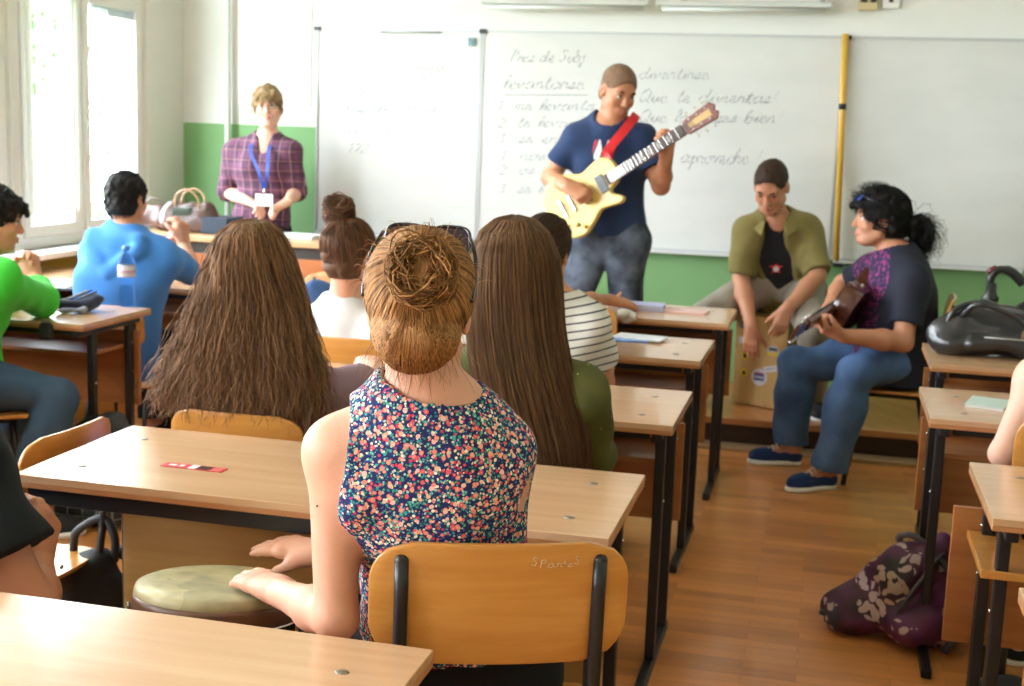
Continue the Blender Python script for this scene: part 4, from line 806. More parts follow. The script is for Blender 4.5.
# ---- girl with long straight hair, green top
hdV = Head(at(514, 273, 3.08), (.05, 1, 0), (0, 0, 1), 1.0); nk = at(520, 350, 3.10)
fV = Fig(dict(neck=nk, pel=at(530, 480, 3.18)*np.array([1, 1, 0])+Z(.59), chest=X(nk, .0, .0, -.26), shL=at(462, 390, 3.10), shR=at(582, 396, 3.08), elL=at(458, 480, 3.25), wrL=at(500, 420, 3.45), elR=at(600, 480, 3.25), wrR=at(560, 430, 3.45)), (0, 1, 0), sc=.97, arm=1.1, torso=1.0)
fV.J['elR'] = at(592, 458, 3.20); fV.J['wrR'] = fV.J['elR']+np.array([-.10, .16, -.03]); fV.J['elL'] = at(462, 458, 3.20); fV.J['wrL'] = fV.J['elL']+np.array([.10, .16, -.03]); rV, oV = person('girl with long straight dark brown hair and olive green top, next to the frizzy-haired woman', fV, hdV, SK_FAIR, [('R', (-.4, .8, .1), (0, 0, -1), dict(curl=.3)), ('L', (.4, .8, .1), (0, 0, -1), dict(curl=.3))], h=.010, hf=.007)
w = NT('olive_sequin_knit', .75); x = w.n('TexVoronoi'); x.inputs['Scale'].default_value = 55; w.l(w.tc.outputs['Object'], x.inputs[0]); nz = w.noise(w.mp(), 9, 3)
top('green_top', fV, w.out(w.mix(w.math('MULTIPLY', w.math('LESS_THAN', x.outputs['Distance'], .10), w.math('GREATER_THAN', w.sep(x.outputs['Color'])[0], .8)), w.ramp(nz, [(.3, rgb(62, 66, 24)), (.7, rgb(88, 92, 38))]), rgb(190, 210, 120))), rV, oV, sl=(1.9, 1.9), g=.016, hem=.115, folds=.006); trousers('trousers', fV, CHARC, rV, oV); shoes(fV, rV, oV, CHARC, M_WHITE)
hP, hC = hdV.cap(.001, back=-.10); sdf_obj('hair', hP, HM_LONG, rV, oV, h=.007, global_clip=hC)
long_hair(secs_px([(215, 511, 519, .01, .0), (219, 496, 536, .06, .0), (232, 481, 549, .10, .0), (256, 471, 559, .115, .0), (290, 467, 562, .105, -.01), (325, 467, 564, .09, -.03), (360, 470, 570, .08, -.05), (395, 476, 580, .075, -.06), (430, 486, 588, .07, -.06), (462, 500, 590, .06, -.06), (485, 515, 585, .05, -.06)], 3.08, 0), (0, 1, 0), HM_LONG, rV, oV, n=5200, ang=158, r=.0012, wave=.004, frizz=.006, thick=.3)
# ---- girl with the high bun, white shirt
hdW = Head(at(349, 254, 4.14), (.15, 1, -.05), (0, 0, 1), .97); nk = at(345, 306, 4.16)
fW = Fig(dict(neck=nk, pel=at(342, 400, 4.20)*np.array([1, 1, 0])+Z(.59), chest=X(nk, 0, .02, -.26), shL=at(306, 330, 4.14), shR=at(388, 332, 4.14), elL=at(300, 372, 4.34), wrL=at(320, 345, 4.5), elR=at(395, 372, 4.34), wrR=at(372, 345, 4.5)), (0, 1, 0), sc=.95, torso=1.0)
desk_arms(fW, 4.47); shiftlegs(fW, .10); rW, oW = person('girl in a white T-shirt with chestnut hair in a high top bun', fW, hdW, SK_FAIR, [('R', (-.4, .8, 0), (0, 0, -1), dict(curl=.3)), ('L', (.4, .8, 0), (0, 0, -1), dict(curl=.3))], h=.011, hf=.008)
top('white_shirt', fW, cloth('white_cotton', (.72, .71, .72)), rW, oW, sl=(.6, .6), g=.013, neckr=.075); trousers('trousers', fW, DENIM, rW, oW); shoes(fW, rW, oW, CHARC, M_WHITE)
hP, hC = hdW.cap(.012, back=-.085); hc_ = sdf_obj('hair', hP, HM_WBUN, rW, oW, h=.006, folds=.003, fscale=60, global_clip=hC); comb('hair_strands', hdW, HM_WBUN, hc_, oW, (-.05, -.25, .95), n=1600, R=(.087, .110, .096), lim=112, r=.0014, jit=.04)
bun(hdW, HM_WBUN, rW, oW, (-.030, -.030, .150), (.2, -.5, .75), rad=.046, tube=.026, n=260, r=.0016, messy=.3)
# ---- girl in the striped shirt
hdS = Head(at(546, 251, 4.16), (.12, 1, -.12), (.06, 0, 1), .97); nk = at(556, 303, 4.15)
fS = Fig(dict(neck=nk, pel=at(560, 410, 4.22)*np.array([1, 1, 0])+Z(.59), chest=X(nk, .0, .0, -.25), shL=at(518, 322, 4.14), shR=at(590, 326, 4.12), elL=at(512, 372, 4.34), wrL=at(540, 350, 4.5), elR=at(603, 386, 4.18), wrR=at(592, 362, 4.42)), (0, 1, 0), sc=.95, torso=1.0, arm=1.05)
desk_arms(fS, 4.47); fS.J['elR'] = at(603, 382, 4.24); fS.J['wrR'] = np.array([fS.J['elR'][0]-.06, 4.53, .815]); rS, oS = person('girl in a white shirt with thin dark stripes and dark hair tied down', fS, hdS, SK_MID, [('R', (-.5, .8, .1), (0, 0, -1), dict(curl=.3)), ('L', (.4, .8, 0), (0, 0, -1), dict(curl=.3))], h=.011, hf=.008)
w = NT('striped_jersey', .85); s = w.sep(w.tc.outputs['Object']); zz = w.math('ADD', s[2], w.math('MULTIPLY', w.math('ABSOLUTE', s[0]), -.22)); fr_ = w.math('FRACT', w.math('MULTIPLY', zz, 38))
top('striped_shirt', fS, w.out(w.mix(w.math('LESS_THAN', fr_, .2), (.70, .69, .66), (.02, .022, .04))), rS, oS, sl=(.62, .62), g=.014, cuff=.008); trousers('trousers', fS, DENIM_D, rS, oS); shoes(fS, rS, oS, CHARC, M_WHITE)
hP, hC = hdS.cap(.010, back=-.085); hc_ = sdf_obj('hair', hP, HM_DARK, rS, oS, h=.006, folds=.003, fscale=60, global_clip=hC); comb('hair_strands', hdS, HM_DARK, hc_, oS, (-.2, -.8, -.35), n=1800, R=(.085, .108, .095), lim=118, r=.0014, jit=.03)
long_hair(secs_px([(262, 522, 548, .05, -.07), (290, 520, 550, .05, -.10), (330, 522, 556, .045, -.10), (380, 528, 560, .03, -.08)], 4.16, 0), (0, 1, 0), HM_DARK, rS, oS, n=700, ang=170, r=.0014, wave=.004, frizz=.006, name='tail_hair')
# ---- student in the blue hoodie
hdH = Head(at(127, 199, 5.14), (.1, 1, -.05), (0, 0, 1), .98); nk = at(127, 240, 5.12)
fH = Fig(dict(neck=nk, pel=at(118, 400, 5.12)*np.array([1, 1, 0])+Z(.54), chest=X(nk, -.03, -.07, -.27), shL=at(98, 256, 5.12), shR=at(162, 258, 5.14), elL=at(128, 292, 5.42), wrL=at(168, 247, 5.50), elR=at(190, 285, 5.38), wrR=at(184, 244, 5.48)), (.15, 1, 0), sc=1.05, torso=1.1)
fH.J['elL'][2] = .825; fH.J['elR'][2] = .835; rH, oH = person('dark-haired student in a bright blue hoodie with raised clasped hands', fH, hdH, SK_MID, [('R', (-.15, .1, 1), (-.9, .2, 0), dict(curl=.7)), ('L', (.35, .1, 1), (.9, .2, 0), dict(curl=.6))], h=.012, hf=.008)
ho = cloth('blue_fleece', rgb(66, 128, 205)); hn = fH.J['neck']
top('hoodie', fH, ho, rH, oH, sl=(.98, .98), g=.022, hem=.17, loose=.02, neckr=.055, folds=.006, fscale=13, h=.009, extra=[rc(X(hn, -.10, -.085, .0), X(hn, .10, -.085, .0), .045, .045, .015), rc(X(hn, -.11, -.11, -.03), X(hn, .0, -.155, -.13), .040, .034, .015), rc(X(hn, .11, -.11, -.03), X(hn, .0, -.155, -.13), .040, .034, .015), rc(X(hn, -.09, -.06, -.02), X(hn, -.06, .05, -.01), .038, .03, .03), rc(X(hn, .09, -.06, -.02), X(hn, .06, .05, -.01), .038, .03, .03)])
trousers('trousers', fH, BLACKCLOTH, rH, oH); shoes(fH, rH, oH, BLACKCLOTH, M_DARKRUB)
hP, hC = hdH.cap(.010, back=-.072); hc_ = sdf_obj('hair', hP, HM_BLACK, rH, oH, h=.005, folds=.0035, fscale=90, global_clip=hC)
fuzz('hair_strands', hdH, HM_BLACK, hc_, oH, n=2400, ln=.022, t=.010, back=-.078, r=.0012)
# ---- student in the green sweatshirt at the left edge
hdK = Head(at(-7, 219, 4.16), (.80, .55, -.15), (0, 0, 1), 1.0); nk = at(-22, 262, 4.12)
fK = Fig(dict(neck=nk, pel=at(-35, 420, 4.05)*np.array([1, 1, 0])+Z(.59), chest=X(nk, -.03, -.03, -.27), shR=at(0, 284, 3.98), shL=at(-40, 280, 4.30), elR=at(41, 305, 4.34), wrR=at(34, 277, 4.50), elL=at(6, 308, 4.60), wrL=at(24, 278, 4.54), knR=at(58, 398, 4.13), anR=at(26, 480, 3.96), knL=at(20, 395, 4.45), anL=at(0, 460, 4.5)), (.8, .6, 0), sc=1.0, arm=1.05)
fK.J['elR'][2] = .815; fK.J['elL'][2] = .82; rK, oK = person('student in a bright green sweatshirt with clasped hands, cut off by the frame edge', fK, hdK, SK_MID, [('R', (-.35, .1, 1), (-.6, .6, 0), dict(curl=.9)), ('L', (.45, -.1, 1), (.5, -.7, 0), dict(curl=.7))], h=.011, hf=.006)
top('green_sweatshirt', fK, cloth('green_jersey', rgb(60, 190, 52)), rK, oK, sl=(1.55, 1.4), g=.018, loose=.01, folds=.005, h=.008); trousers('jeans', fK, mat('slate_denim', rgb(62, 84, 108), .85, .2, var=.25, vscale=7, bump=.4, bscale=500), rK, oK, g=.018); shoes(fK, rK, oK, CHARC, M_WHITE)
hP, hC = hdK.cap(.014, back=-.06, zf=.05); hP.append(rc(hdK.p(-.03, .08, .075), hdK.p(.02, .115, .035), .018, .008, .02)); hP.append(rc(hdK.p(.03, .07, .08), hdK.p(-.02, .115, .04), .018, .008, .02)); hc_ = sdf_obj('hair', hP, HM_BLACK, rK, oK, h=.005, folds=.0035, fscale=90, global_clip=hC); hdK.features(rK, oK, HM_BLACK); fuzz('hair_strands', hdK, HM_BLACK, hc_, oK, n=2400, ln=.024, t=.014, zf=.05, back=-.065, r=.0012)
# ---- person in the black T-shirt at the near left edge
hdB = Head(at(-75, 330, 2.1), (.2, 1, -.1), (0, 0, 1), 1.0); nk = at(-75, 420, 2.1)
fB = Fig(dict(neck=nk, pel=at(-80, 640, 2.1)*np.array([1, 1, 0])+Z(.59), shR=at(-34, 478, 2.05), shL=at(-150, 470, 2.15), elR=at(34, 612, 2.02), wrR=at(38, 560, 2.20), knR=at(20, 650, 2.42), knL=at(-60, 650, 2.5), elL=at(-110, 600, 2.3), wrL=at(-40, 590, 2.4)), (.15, 1, 0), sc=1.03, arm=1.1, torso=1.05)
fB.J['anR'] = fB.J['knR']*np.array([1, 1, 0])+np.array([-.03, -.12, .075]); fB.J['toR'] = fB.J['anR']+np.array([.02, .14, -.045]); rB, oB = person('person in a black T-shirt whose bent arm shows at the near lower edge', fB, hdB, SK_TAN, [('R', (-.1, .5, .7), (-.9, .2, 0), dict(curl=.6)), ('L', (.6, .6, .1), (0, 0, -1), dict(curl=.4))], h=.010, hf=.007)
top('black_shirt', fB, CHARC if False else mat('black_tee', (.012, .016, .02), .9, .2, bump=.3, bscale=400), rB, oB, sl=(.58, .8), g=.022, cuff=.024, loose=.01, folds=.004); trousers('jeans', fB, DENIM, rB, oB); shoes(fB, rB, oB, CHARC, M_WHITE)
hP, hC = hdB.cap(.012); sdf_obj('hair', hP, HM_BLACK, rB, oB, h=.006, folds=.003, fscale=90, global_clip=hC)
# ---- person at the notebook desk, right edge
hdR = Head(at(1085, 285, 3.66), (0, 1, -.1), (0, 0, 1), .97); nk = at(1085, 348, 3.66)
fR = Fig(dict(neck=nk, pel=at(1080, 500, 3.62)*np.array([1, 1, 0])+Z(.59), shL=at(1036, 380, 3.64), shR=at(1140, 376, 3.66), elL=at(1002, 454, 3.58), wrL=at(1040, 462, 3.76), elR=at(1150, 440, 3.72), wrR=at(1110, 395, 3.92)), (0, 1, 0), sc=.93, arm=.95)
rR, oR = person('person in a teal sleeveless top whose bare arm hangs at the notebook desk', fR, hdR, SK_PALE, [('L', (.5, .6, -.2), (0, 0, -1), dict(curl=.3)), ('R', (-.4, .8, 0), (0, 0, -1), dict(curl=.3))], h=.011, hf=.007)
top('teal_top', fR, cloth('teal_cotton', rgb(52, 84, 88)), rR, oR, sl=(0, 0), g=.010, cuts=[el(fR.J['shL']-fR.r*.012+Z(-.01), (.072, .10, .12), None, .012, op='-'), el(fR.J['shR']+fR.r*.012+Z(-.01), (.072, .10, .12), None, .012, op='-')]); trousers('shorts', fR, cloth('teal_shorts', rgb(60, 92, 96)), rR, oR, length=.05); shoes(fR, rR, oR, CHARC, M_WHITE)
hP, hC = hdR.cap(.012, back=-.09); sdf_obj('hair', hP, HM_FAIR, rR, oR, h=.006, folds=.003, fscale=90, global_clip=hC)
# ---- student at the front desk, mostly hidden by the striped-shirt girl
hdP = Head(at(545, 262, 5.16), (.15, 1, -.25), (0, 0, 1), .92); nk = at(547, 298, 5.12)
fP = Fig(dict(neck=nk, pel=at(548, 380, 5.12)*np.array([1, 1, 0])+Z(.59), shL=at(522, 308, 5.1), shR=at(572, 312, 5.1), elL=at(520, 340, 5.3), wrL=at(545, 320, 5.5), elR=at(582, 318, 5.36), wrR=at(606, 303, 5.58)), (.1, 1, 0), sc=.85)
fP.J['elR'][2] = .82; fP.J['elL'][2] = .83; fP.J['wrL'][2] = .80; fP.J['wrR'][2] = max(.80, fP.J['wrR'][2]); rP, oP = person('student almost hidden behind the striped shirt, fingers raised over the front-row desk', fP, hdP, SK_TAN, [('R', (.75, .35, -.12), (0, .3, -1), dict(curls=[.25, .2, .2, .1], thumb=-.8, spread=.2, s=1.0)), ('L', (.4, .8, 0), (0, 0, -1), dict(curl=.3))], h=.012, hf=.008)
top('grey_shirt', fP, cloth('grey_cotton', rgb(120, 122, 126)), rP, oP, sl=(.6, .6)); trousers('trousers', fP, CHARC, rP, oP); shoes(fP, rP, oP, CHARC, M_WHITE)
hP, hC = hdP.cap(.012); sdf_obj('hair', hP, HM_BLACK, rP, oP, h=.006, folds=.003, fscale=90, global_clip=hC)
# ---- teacher
hdT = Head(at(268, 107, 6.92), (.32, -.93, .0), (-.12, 0, 1), .98); nk = at(268, 140, 6.94)
fT = Fig(dict(floor=.15, neck=nk, pel=at(262, 222, 6.96), chest=X(at(266, 172, 6.95)), shR=at(235, 153, 6.94), shL=at(290, 153, 6.94), elR=at(227, 192, 6.98), wrR=at(250, 202, 6.80), elL=at(297, 192, 6.98), wrL=at(286, 203, 6.80), hipR=X(at(255, 232, 6.96)), hipL=X(at(272, 232, 6.96))), (.12, -1, 0), sc=.93, torso=.94)
for q, sg in (('R', 1), ('L', -1)):
    h_ = fT.J['hip'+q]; fT.J['kn'+q] = np.array([h_[0], h_[1]-.01, .15+.44]); fT.J['an'+q] = np.array([h_[0], h_[1]+.02, .15+.075]); fT.J['to'+q] = fT.J['an'+q]+fT.f*.14-Z(.045)
rT, oT = person('smiling woman teacher with short fair hair, glasses, plaid tunic and blue lanyard', fT, hdT, SK_PALE, [('R', (.85, -.35, -.3), (.2, -.3, -1), dict(curl=.7)), ('L', (-.75, -.4, -.35), (-.2, -.3, -1), dict(curl=.7))], h=.010, hf=.0055)
w = NT('plaid_cloth', .85); s = w.sep(w.tc.outputs['Object']); band = lambda v, fq, th, ph=0: w.math('LESS_THAN', w.math('FRACT', w.math('ADD', w.math('MULTIPLY', v, fq), ph)), th)
c = w.mix(w.math('MULTIPLY', band(s[0], 15, .45), .55), rgb(104, 62, 92), rgb(62, 36, 56)); c = w.mix(w.math('MULTIPLY', band(s[2], 15, .45), .5), c, rgb(56, 34, 52)); c = w.mix(w.math('MULTIPLY', band(s[0], 18, .10, .3), .42), c, rgb(196, 160, 170)); c = w.mix(w.math('MULTIPLY', band(s[2], 18, .10, .3), .38), c, rgb(186, 130, 130))
top('plaid_tunic', fT, w.out(c), rT, oT, sl=(1.05, 1.05), g=.016, hem=.30, loose=.02, vneck=.05, folds=.004, h=.007, bust=.8); trousers('trousers', fT, CHARC, rT, oT); shoes(fT, rT, oT, CHARC, M_DARKRUB)
hP, hC = hdT.cap(.016, back=-.07, zf=.030); hP.append(rc(hdT.p(-.04, .070, .075), hdT.p(.055, .078, .050), .020, .012, .02)); hP += [rc(hdT.p(x*.072, .02, .03), hdT.p(x*.076, .015, -.03), .014, .010, .02) for x in (-1, 1)]
hc_ = sdf_obj('hair', hP, HM_FAIR, rT, oT, h=.005, folds=.003, fscale=80, global_clip=hC); hdT.features(rT, oT, HM_FAIR, smile=True, lip=rgb(200, 124, 112))
gl = empty('glasses', oT, 0); gl.parent = rT; gl.location = (0, 0, 0)
mb = MB()
for x in (-1, 1): mb.tube([hdT.p(x*.032+.021*math.cos(a), .098-.15*abs(x*.032+.021*math.cos(a))**1.2*2, .000+.015*math.sin(a)) for a in np.linspace(0, 6.28, 17)[:-1]], .0016, 6, closed=True); mb.tube([hdT.p(x*.052, .080, .004), hdT.p(x*.078, .03, .004), hdT.p(x*.080, -.01, .0)], .0016, 6)
mb.tube([hdT.p(-.011, .094, .003), hdT.p(.011, .094, .003)], .0016, 6); bpy.data.objects.remove(gl); mb.build('glasses', mat('glasses_metal', (.15, .12, .12), .3, metal=.7), rT, oT)
ca, cb = fT.J['neck'], at(265, 192, 6.74); LAN = mat('lanyard_blue', rgb(30, 66, 160), .6); t = empty('badge_lanyard', cb, 0, 'blue lanyard with a blank white badge hanging on the teacher', 'lanyard')
rib = MB()
for x in (-1, 1):
    pts = catmull([X(ca, x*.058, .02, .035), X(ca, x*.062, -.045, .0), X(ca, x*.055, -.115, -.06), X(cb, x*.028, -.03, .12), X(cb, x*.004, -.01, .02)], 6); wv = np.array([.009, 0, .002]); V = [p-wv for p in pts]+[p+wv for p in pts]; n = len(pts); V2 = [X(v, 0, -.002) for v in V]; rib.add(V+V2, [(i, i+1, n+i+1, n+i) for i in range(n-1)]+[(2*n+i, 3*n+i, 3*n+i+1, 2*n+i+1) for i in range(n-1)])
rib.tube([X(ca, -.058, .02, .035), X(ca, 0, .068, .045), X(ca, .058, .02, .035)], .007, 8)
rib.build('ribbon', LAN, t, cb); MB().tube([X(cb, 0, -.01, .02), X(cb, 0, -.01, -.015)], .006, 8).build('clip', M_STEEL, t, cb); MB().box(X(cb, 0, -.012, -.045), (.105, .004, .068)).build('badge', mat('badge_card', (.8, .8, .8), .35), t, cb, .001)
# ---- standing guitarist
hdG = Head(at(618, 91, 6.10), (.55, -.72, -.36), (.10, 0, 1), 1.03); nk = at(610, 124, 6.12)
fG = Fig(dict(neck=nk, pel=at(610, 228, 6.16), chest=at(612, 175, 6.12), shR=at(576, 139, 6.10), shL=at(641, 141, 6.14), elR=at(550, 177, 6.13), wrR=at(568, 187, 5.83), elL=at(661, 186, 6.08), wrL=at(666, 158, 5.92), hipR=at(592, 238, 6.14), hipL=at(626, 238, 6.16)), (.10, -1, 0), sc=1.0, arm=1.10, torso=.98, neck=1.05)
fG.J['anR'] = np.array([*atz(556, 440, .0)[:2], .085]); fG.J['anR'][1] = 6.12; fG.J['anR'][0] = at(560, 420, 6.12)[0]; fG.J['anL'] = np.array([at(616, 420, 6.16)[0], 6.16, .085]); fG.J['knR'] = (fG.J['hipR']+fG.J['anR'])/2+np.array([-.03, -.06, .02]); fG.J['knL'] = (fG.J['hipL']+fG.J['anL'])/2+np.array([.03, -.03, .02])
for q, sg in (('R', -1), ('L', 1)): fG.J['to'+q] = fG.J['an'+q]+nrm([sg*.3, -1, 0])*.15-Z(.045)
rG, oG = person('shaven-headed young man in navy T-shirt standing and playing electric guitar', fG, hdG, SK_TAN, [('R', (.80, -.25, -.35), (.15, .75, -.5), dict(curl=.95, thumb=.7)), ('L', (-.05, -.35, .95), (-.55, .75, .1), dict(curls=[.7, .75, .8, .9], thumb=.5))], h=.008, hf=.005)
w = NT('navy_jersey', .85); s = w.sep(w.tc.outputs['Object'])
navy = cloth('navy_jersey_plain', rgb(38, 56, 92))
top('navy_shirt', fG, navy, rG, oG, sl=(.62, .62), g=.014, hem=.015, loose=.012, cuff=.012, neckr=.066, folds=.004, h=.007)
pr = MB()       # printed jagged stripes on the chest, red and white
def chest_strip(pts, m):
    V = [at(x, y, 6.02) for x, y in pts]; n = len(V); pr.add(V+[X(v, 0, .006) for v in V], [tuple(range(n))]+[tuple(range(2*n-1, n-1, -1))]+[(i, n+i, n+(i+1) % n, (i+1) % n) for i in range(n)], m)
M_PRW = mat('print_white', (.7, .7, .7), .7); M_PRR = mat('print_red', rgb(190, 30, 42), .7)
pr_root = MB()
trousers('jeans', fG, DENIM_D, rG, oG, g=.016, glo=.022, rise=.13, folds=.006); shoes(fG, rG, oG, CHARC, M_WHITE)
MB().tube([fG.J['pel']+np.array([.150*math.cos(a), .110*math.sin(a), .085]) for a in np.linspace(0, 6.28, 25)[:-1]], .013, 8, closed=True).build('belt', mat('belt_leather', (.015, .012, .010), .4), rG, oG)
hP, hC = hdG.cap(.0035, back=-.062, zf=.074); sdf_obj('hair', hP, mat('cropped_hair', rgb(120, 92, 72), .9, var=.2, vscale=60), rG, oG, h=.005, global_clip=hC); hdG.features(rG, oG, HM_DARK, lip=rgb(184, 104, 90)); fuzz('cropped_strands', hdG, HM_DARK, rG, oG, n=2600, ln=.005, t=.0035, zf=.074, back=-.062, r=.0006, lay=.3)
# printed jagged streaks on the navy shirt, following the chest
pr_m = {'w': mat('print_white', (.72, .72, .74), .7), 'r': mat('print_red', rgb(196, 30, 44), .7)}
fd = fG.f
def chest_print(name, pts, m):
    V = []
    for x, y in pts:
        d_ = at(x, y, 1.0)-CC; best = None
        for k in range(120):
            P_ = CC+d_*(5.75+k*.004); ok_ = min(float(_eval(q_, P_[None, :])[0]) for q_ in fG.torso_prims(.014+.012+.006))
            if ok_ < .0: best = P_; break
        V.append(best if best is not None else CC+d_*6.0)
    n = len(V); pc_ = np.mean(V, 0); tri = [(i, (i+1) % n, n) for i in range(n)]; V = V+[pc_+fd*.004]; V2 = [v-fd*.004 for v in V]
    MB().add(V+V2, tri+[(n+1+c, n+1+b, n+1+a) for a, b, c in tri]+[(i, n+1+i, n+1+(i+1) % n, (i+1) % n) for i in range(n)]).build(name, pr_m[m], rG, oG)
for m_, pts in (('r', [(594, 138), (597, 141), (591, 157), (586, 173), (583, 175), (585, 164), (587, 158), (588, 150)]), ('w', [(600, 137), (602, 150), (598, 162), (593, 168), (594, 154), (597, 146)]), ('w', [(609, 138), (609, 152), (606, 162), (601, 165), (604, 150)]), ('r', [(611, 143), (616, 147), (612, 160), (609, 160), (610, 150)])): chest_print('shirt_print', pts, m_)
M_STRING = mat('string_wire', (.30, .28, .26), .5, metal=.4)
# electric guitar
go, gt = at(549, 219, 5.92), at(718, 107, 5.80); gx = nrm(gt-go); gz = np.array([.05, -1, .28]); gz = nrm(gz-gx*np.dot(gz, gx)); gy = np.cross(gz, gx); gs = np.linalg.norm(gt-go)/.99; G4 = frame4(go, gx*gs, gy*gs, gz*gs); gp = lambda x, y, z=0: go+gs*(x*gx+y*gy+z*gz)
eg = empty('electric_guitar', go, 0, 'cream electric guitar with brown headstock held by the standing man', 'guitar')
LP = [(0, 0), (.012, .08), (.06, .145), (.135, .162), (.205, .130), (.255, .104), (.31, .112), (.37, .118), (.415, .085), (.425, .03), (.42, .0), (.39, -.030), (.352, -.042), (.345, -.062), (.372, -.088), (.385, -.112), (.36, -.128), (.31, -.115), (.255, -.104), (.205, -.130), (.135, -.162), (.06, -.145), (.012, -.08)]
ol = [tuple(p[:2]) for p in catmull([np.array(p) for p in LP], 4, True)]
b_ = MB().prism(ol, .045, frame4(gp(0, 0, -.045), gx*gs, gy*gs, gz*gs), smooth=True).build('guitar_body', mat('cream_lacquer', rgb(228, 196, 104), .3, coat=.2), eg, go, .006)
MB().prism([(x*.97+.006, y*.965) for x, y in ol], .006, frame4(gp(0, 0, -.051), gx*gs, gy*gs, gz*gs), smooth=True).build('guitar_back', mat('mahogany', rgb(96, 44, 26), .3, coat=.4), eg, go)
def gbox(x0, x1, y0, y1, z0, z1, m=0, mb=None): mb = MB() if mb is None else mb; return mb.box(gp((x0+x1)/2, (y0+y1)/2, (z0+z1)/2), np.array([x1-x0, y1-y0, z1-z0])*gs, m, np.stack([gx, gy, gz], 1))
gbox(.36, .80, -.026, .026, -.018, .008).build('neck', mat('neck_maple', rgb(150, 90, 52), .3, coat=.3), eg, go, .004); gbox(.355, .80, -.027, .027, .0085, .014).build('fingerboard', mat('rosewood', rgb(84, 66, 62), .6), eg, go, .001)
fr = MB(); inl = MB()
for k in range(20): xx = .80-.62*(1-2**(-(k+1)/12)); gbox(xx-.0012, xx+.0012, -.026, .026, .0142, .0155, 0, fr)
for k in (3, 5, 7, 9, 12, 15, 17): xx = .80-.62*(1-2**(-(k-.5)/12)); gbox(xx-.006, xx+.006, -.017, .017, .0142, .0150, 0, inl)
fr.build('frets', M_STEEL, eg, go); inl.build('inlays', mat('pearl', (.42, .40, .36), .4), eg, go)
MB().prism([(.80, -.022), (.815, -.036), (.965, -.044), (.985, -.018), (.972, .0), (.985, .018), (.965, .044), (.815, .036), (.80, .022)], .016, frame4(gp(0, 0, -.010), gx*gs, gy*gs, gz*gs)).build('headstock', mat('headstock_brown', rgb(112, 48, 34), .3, coat=.3), eg, go, .003)
MB().prism([(.83, -.012), (.95, -.018), (.95, .018), (.83, .012)], .002, frame4(gp(0, 0, .0065), gx*gs, gy*gs, gz*gs)).build('headstock_face', mat('headstock_gold', rgb(196, 160, 100), .4), eg, go)
for k in range(3):
    for sg in (-1, 1): mb = MB(); mb.tube([gp(.845+.045*k, sg*.026, -.002), gp(.845+.045*k, sg*.026, .014)], .004, 8); mb.tube([gp(.845+.045*k, sg*.038, -.004), gp(.845+.045*k, sg*.056, -.004)], .003, 6); mb.ell(gp(.845+.045*k, sg*.064, -.004), (.009, .009, .006), None, 10, 6); mb.build('tuning_peg', mat('peg_ivory', (.6, .58, .5), .3), eg, go)
for x0 in (.225, .325): gbox(x0-.022, x0+.022, -.045, .045, .001, .010).build('pickup', mat('pickup_cover', (.10, .11, .12), .4, metal=.3), eg, go, .003)
gbox(.135, .150, -.045, .045, .001, .014).build('bridge', M_STEEL, eg, go, .002); gbox(.085, .097, -.050, .050, .001, .012).build('tailpiece', M_STEEL, eg, go, .002)
for x, y in ((.07, -.085), (.12, -.105), (.06, -.12), (.15, -.135)): MB().tube([gp(x, y, .001), gp(x, y, .014)], .010, 12).build('knob', mat('amber_knob', rgb(190, 150, 70), .25, coat=.4), eg, go)
st = MB()
for k in range(6): y = -.018+.0072*k; st.tube([gp(.09, y*1.1, .0145), gp(.80, y*.9, .0165), gp(.86, y*1.0, .008)], .0007, 4)
st.build('strings', M_STRING, eg, go)
sp = [gp(.40, .085, -.02), at(607, 152, 5.96), at(622, 133, 5.975), at(633, 119, 6.03), X(at(636, 115, 6.12)), X(at(630, 126, 6.22)), X(at(600, 160, 6.27)), X(at(570, 205, 6.20)), gp(.0, .0, -.02)]
pts = catmull(sp, 6); sm = MB(); V = []; nn = len(pts)
for i, p in enumerate(pts):
    t_ = nrm(pts[min(i+1, nn-1)]-pts[max(0, i-1)]); out_ = nrm(p-(fG.spine(.8)+np.array([.02, 0, 0]))); sd = nrm(np.cross(t_, out_)); V += [p-sd*.021, p+sd*.021, p+sd*.021+out_*.004, p-sd*.021+out_*.004]
sm.add(V, [(4*i+a, 4*i+(a+1) % 4, 4*i+4+(a+1) % 4, 4*i+4+a) for i in range(nn-1) for a in range(4)]+[(0, 1, 2, 3), (4*nn-1, 4*nn-2, 4*nn-3, 4*nn-4)])
so = sm.build('guitar_strap', mat('red_strap', rgb(205, 24, 30), .5), None, origin=None); so.data.transform(Matrix.Translation(-Vector(go))); so.location = tuple(go); tag(so, 'red guitar strap over the standing man\'s shoulder', 'strap')
# ---- cajon player
hdC = Head(at(771, 186, 6.66), (-.14, -.82, -.58), (.02, 0, 1), 1.10); nk = at(776, 222, 6.76)
fC = Fig(dict(floor=.15, neck=nk, pel=np.array([at(782, 312, 6.92)[0], 6.92, .79]), chest=at(780, 262, 6.90), shR=at(749, 234, 6.76), shL=at(809, 236, 6.80), elR=at(741, 278, 6.72), wrR=at(751, 326, 6.56), elL=at(818, 275, 6.68), wrL=at(788, 308, 6.50)), (-.15, -1, 0), sc=1.05, arm=1.05, torso=1.0, leg=1.0)
J = fC.J; J['hipR'] = X(J['pel'], -.09, 0, -.03); J['hipL'] = X(J['pel'], .09, 0, -.03); J['knR'] = at(706, 314, 6.62); J['anR'] = np.array([at(700, 380, 6.66)[0], 6.66, .225]); J['knL'] = at(812, 330, 6.44); J['anL'] = np.array([at(812, 400, 6.5)[0]+.02, 6.56, .225])
